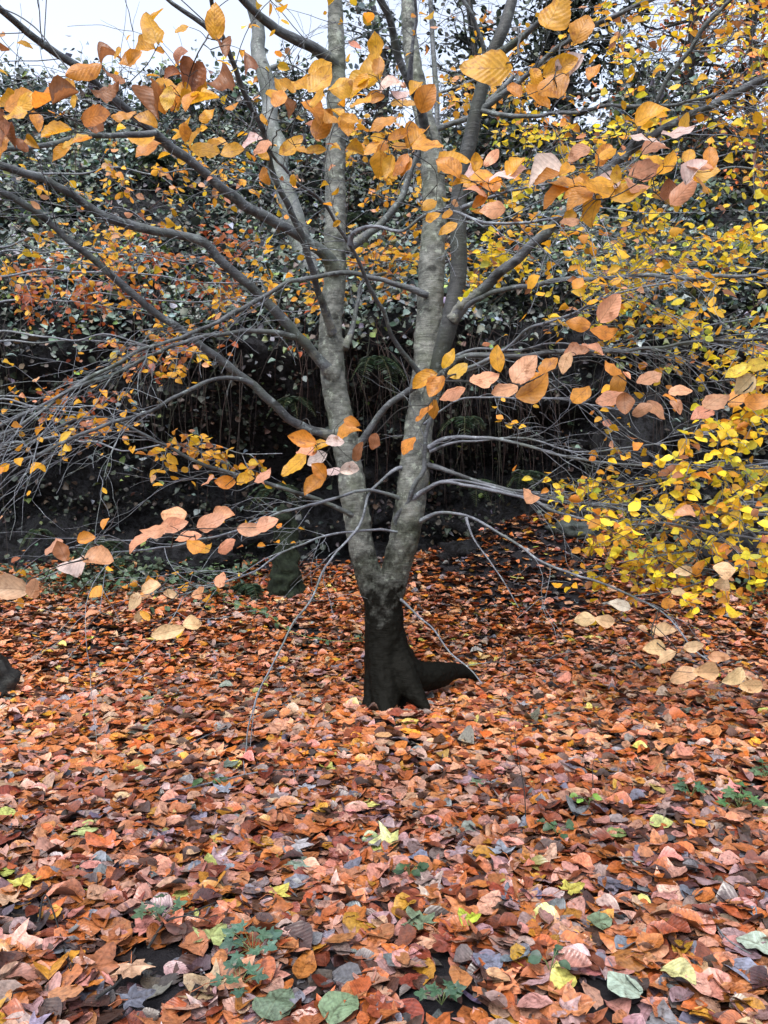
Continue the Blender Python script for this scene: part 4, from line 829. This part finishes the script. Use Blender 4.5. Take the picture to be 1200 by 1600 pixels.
# ------------------------------------------------------------ small things on the litter
def ground_pt(px, py, lift=.03):
    lo, hi = .8, 12.0
    dx, dz = (px - 600) / F, -(py - 800) / F
    for _ in range(40):
        m = (lo + hi) / 2
        if CAM_Z + dz * m > float(H(dx * m, m)) + lift: lo = m
        else: hi = m
    return np.array([dx * lo, lo, CAM_Z + dz * lo])

def stick(label, pts, r0, r1, mat='twig', lift=.045, side=None, name='fallen_twig', cat='twig'):
    pp = np.array([ground_pt(x, y, lift) for x, y in pts]); cv, rc = smooth_curve(pp, np.linspace(r0, r1, len(pp)), .03, .01)
    o = empty(name, pp[0], label, cat); a = Acc(); tube(a, cv, rc, 6, lump=.1); a.build('stem', M[mat], o)
    for (t, x, y) in side or []:
        q = cv[int(t * (len(cv) - 1))]; e = ground_pt(x, y, lift + .02); b = Acc(); c2, r2 = smooth_curve([q, (q + e) / 2 + [0, 0, .02], e], [r1 * 1.2, r1, r1 * .6], .03, .006); tube(b, c2, r2, 5); b.build('side_twig', M[mat], o)
stick('long thin twig lying across the litter at the left under the drooping branch', [(280, 1235), (340, 1222), (400, 1208), (470, 1202), (545, 1203)], .005, .002, side=[(.4, 380, 1188), (.7, 460, 1222)])
stick('dark twig on the litter at the lower left pointing to bare soil', [(232, 1480), (262, 1440), (300, 1428), (345, 1408)], .005, .0025, 'darkbark', side=[(.5, 330, 1440)])
stick('twig half buried in the leaves at the left edge', [(60, 1440), (75, 1400), (120, 1530)], .004, .002, 'darkbark')
stick('thin twig lying in the litter left of the trunk base', [(250, 1180), (320, 1150), (400, 1120), (470, 1085)], .004, .002)
stick('short twig on the leaves right of the trunk base', [(780, 1120), (830, 1130), (900, 1155), (950, 1180)], .004, .002, 'darkbark')
stick('pale twig on the litter below the mossy stump', [(470, 940), (520, 938), (560, 940)], .01, .005, 'darkbark')
stick('curved twig lying at the lower middle of the litter', [(1110, 1420), (1130, 1460), (1180, 1490)], .004, .002)
stick('crooked twig at the bottom left corner', [(150, 1560), (190, 1530), (215, 1480)], .005, .002, 'darkbark')

def upright(label, px, pyb, top, kinks, r0=.003):
    b = ground_pt(px, pyb, 0); Yb = b[1]; pts = [b] + [P(x, y, Yb + d) for (x, y, d) in kinks]
    o = empty('bare_seedling', b, label, 'seedling'); a = Acc(); cv, rc = smooth_curve(pts, np.linspace(r0, .0012, len(pts)), .02, .004); tube(a, cv, rc, 6); a.build('stem', M['darkbark'], o)
    c = Acc(); q = cv[int(len(cv) * .55)]; tube(c, np.array([q, q + [-.03, 0, .04], q + [-.045, .01, .09]]), np.array([.0015, .0012, .0008]), 4); c.build('side_twig', M['darkbark'], o)
upright('thin bare dark seedling standing upright right of the trunk', 822, 1290, 0, [(820, 1240, 0), (812, 1190, .02), (805, 1150, .03), (807, 1130, .05)])
upright('bare thin seedling standing in the litter at the left', 405, 1060, 0, [(402, 1000, 0), (398, 965, .02), (405, 930, .03)])
upright('short bare seedling with a green leaf beside it at the right', 925, 1250, 0, [(927, 1235, 0), (926, 1200, .02), (930, 1180, .03)])

def herb(px, py, size, n, label, col, palm=False):
    b = ground_pt(px, py, .03); o = empty('green_seedling', b, label, 'plant', 'green seedlings in the litter')
    for q in range(n):
        an = q * 2.4 + rng.uniform(0, 1); u = np.array([math.cos(an), math.sin(an), 0]); hgt = size * rng.uniform(.3, .9); tip = b + u * size * rng.uniform(.25, .9) + [0, 0, hgt]
        s_a = Acc(); c2, r2 = smooth_curve([b, (b + tip) / 2 + [0, 0, .01], tip], [.0014, .0012, .001], .02); tube(s_a, c2, r2, 4, (.12, .16, .06)); s_a.build('stem', M['green'], o)
        l_a = Acc(); cc = pick([(1, col)], 1, .15)
        if palm: palmate(l_a, tip[None], u[None] + [0, 0, -.1], np.array([[0, -.4, 1.0]]), [size * .7], cc, .15)
        else: leaves(l_a, tip[None], u[None] + [0, 0, -.2], np.array([[0, -.45, 1.0]]), [size * .75], [.7], cc, st=6)
        l_a.build('leaf', M['green'], o)
herb(1155, 1265, .10, 12, 'bushy green seedling patch near the right edge', (.06, .13, .05), True)
herb(1080, 1245, .08, 10, 'dark green seedling beside the blue-grey leaf at the right', (.04, .09, .05), True)
herb(1195, 1215, .09, 9, 'green seedling cut by the right edge', (.05, .10, .05), True)
herb(870, 1305, .06, 7, 'small round dark green seedling right of the thin bare seedling', (.05, .10, .05))
herb(640, 1370, .0601, 6, 'small dark seedling at the middle of the litter', (.03, .06, .03))
herb(250, 1440, .08, 8, 'green seedling beside the bare soil at the lower left', (.045, .085, .05), True)
herb(395, 1490, .09, 11, 'blue-green seedling beside the pale green leaf at the bottom', (.05, .10, .07), True)
herb(375, 1545, .08, 7, 'second green seedling near the bottom above the large round leaf', (.04, .09, .055), True)
herb(325, 1228, .07, 5, 'green seedling left of the foot of the drooping branch', (.04, .08, .03))
herb(565, 1000, .07, 6, 'little green seedling left of the trunk', (.06, .11, .06))
herb(405, 962, .09, 8, 'green seedling at the back of the litter below the fern', (.05, .10, .05))
herb(920, 1258, .06, 5, 'bright green seedling at the foot of a bare stem', (.12, .22, .04))
herb(690, 1570, .07, 7, 'green seedling at the bottom edge in bare soil', (.035, .08, .045), True)
herb(860, 1520, .06, 5, 'tiny green seedling at the lower right', (.05, .09, .06))

def fallen(px, py, L, an, col, label, palm=True, tilt=(0, -.1)):
    b = ground_pt(px, py, .05); a = Acc(); d = np.array([[math.cos(R(an)), math.sin(R(an)), .05]]); nv = np.array([[tilt[0], tilt[1], 1.0]]); c = pick([(1, col)], 1, .03) * SC
    o = empty('fallen_leaf', b, label, 'leaf', 'single leaves lying on the litter')
    if palm: palmate(a, b[None], d, nv, [L], c, .1)
    else: leaves(a, (b - d[0] * L / 2)[None], d, nv, [L], [.8], c, st=12, fold=.15, curl=.15, wave=.012)
    a.build('blade', M['litter'], o)
    s_a = Acc(); st = b - nrm(d)[0] * (L / 2 if not palm else .01); e = st - nrm(d)[0] * L * .5 + [rng.normal(0, .01), 0, .005]
    tube(s_a, np.array([st, (st + e) / 2 + [0, 0, .008], e]), np.array([.0016, .0014, .0012]), 4, (.35, .12, .05)); s_a.build('stalk', M['litter'], o)
G1, G2, G3, YL, BG, PK = (.17, .24, .15), (.34, .40, .16), (.22, .29, .24), (.55, .50, .10), (.26, .29, .36), (.58, .36, .24)
fallen(432, 1563, .15, 70, (.15, .21, .14), 'large round grey-green leaf at the bottom edge', False)
fallen(535, 1575, .14, 60, (.20, .29, .17), 'pale green leaf with yellow rim at the bottom edge', False)
fallen(330, 1465, .17, 80, G2, 'pale yellow-green lobed leaf below the middle left')
fallen(352, 1195, .14, 20, (.12, .16, .13), 'grey-green lobed leaf at the tip of the drooping branch')
fallen(745, 1222, .12, 40, G1, 'green lobed leaf on the litter below the trunk')
fallen(965, 1300, .10, 10, (.24, .33, .12), 'bright pale green round leaf at the right', False)
fallen(660, 1440, .15, 120, G1, 'large green and yellow lobed leaf near the bottom middle')
fallen(733, 1435, .10, 60, (.45, .55, .05), 'bright lime yellow leaf beside the large green leaf', False)
fallen(940, 1440, .10, 80, G1, 'green oval leaf on the lower right litter', False)
fallen(975, 1537, .12, 120, (.36, .46, .38), 'pale mint green leaf at the lower right', False)
fallen(1180, 1475, .12, 130, (.40, .50, .42), 'pale mint leaf at the right edge', False)
fallen(1060, 1525, .11, -50, (.55, .55, .25), 'narrow cream and yellow leaf at the lower right', False)
fallen(890, 1390, .12, 30, YL, 'yellow-green lobed leaf right of the middle')
fallen(430, 1395, .12, 50, YL, 'yellow-green lobed leaf on the lower left litter')
fallen(35, 1380, .13, 100, YL, 'yellow lobed leaf at the left edge of the litter')
fallen(125, 1298, .13, 10, G2, 'pale green and grey lobed leaf at the left')
fallen(460, 1350, .13, 60, G3, 'grey-green lobed leaf below the drooping branch')
fallen(355, 1232, .13, 160, BG, 'blue-grey lobed leaf left of centre')
fallen(465, 1318, .13, -20, (.42, .42, .44), 'curled silvery grey leaf on the middle left litter')
fallen(785, 1330, .13, 90, BG, 'blue-grey wet leaf below the thin bare seedling')
fallen(985, 1345, .12, 70, (.36, .38, .36), 'silver-grey lobed leaf at the right')
fallen(475, 1230, .11, 20, (.34, .36, .42), 'pale blue-grey lobed leaf left of the trunk line')
fallen(205, 1560, .12, 30, (.12, .13, .17), 'blue-grey wet leaf at the bottom left')
fallen(75, 1020, .12, 20, (.6, .38, .04), 'golden yellow leaf far left on the litter', False)
fallen(75, 1115, .11, 10, (.62, .30, .02), 'orange-yellow leaf on the left litter', False)
fallen(225, 1090, .12, 10, (.2, .3, .17), 'small green leaf on the left litter', True)
fallen(205, 1510, .14, -70, PK, 'large pink-brown lobed leaf over bare soil at the lower left')
fallen(350, 1530, .17, 40, (.55, .27, .15), 'very large tan lobed leaf at the bottom left')
fallen(1010, 1490, .14, 20, (.55, .25, .13), 'big salmon leaf at the lower right')
fallen(735, 1062, .11, 20, (.32, .40, .12), 'yellow-green leaf beside the root of the beech')
fallen(815, 1100, .11, 60, (.4, .4, .44), 'small silver-grey leaf right of the beech root')
fallen(604, 993, .09, 10, (.55, .16, .04), 'orange leaf in front of the black trunk base', False)

# green bramble runner across the back of the litter
o = empty('bramble_runner', ground_pt(350, 935), 'thin green bramble runner arching over the litter left of the trunk', 'bramble')
pts = [ground_pt(350, 940, .05), ground_pt(410, 955, .16), ground_pt(450, 985, .14), ground_pt(510, 1000, .08), ground_pt(566, 1002, .06)]
a = Acc(); cv, rc = smooth_curve(pts, np.linspace(.005, .003, 5), .04, .01); tube(a, cv, rc, 6, (.16, .22, .06)); a.build('stem', M['green'], o)
a = Acc(); i = np.linspace(4, len(cv) - 2, 14).astype(int); T = nrm(np.gradient(cv, axis=0)); hang_leaves(a, cv[i], T[i], [(1, (.06, .11, .06))], .07); a.build('leaves', M['green'], o)
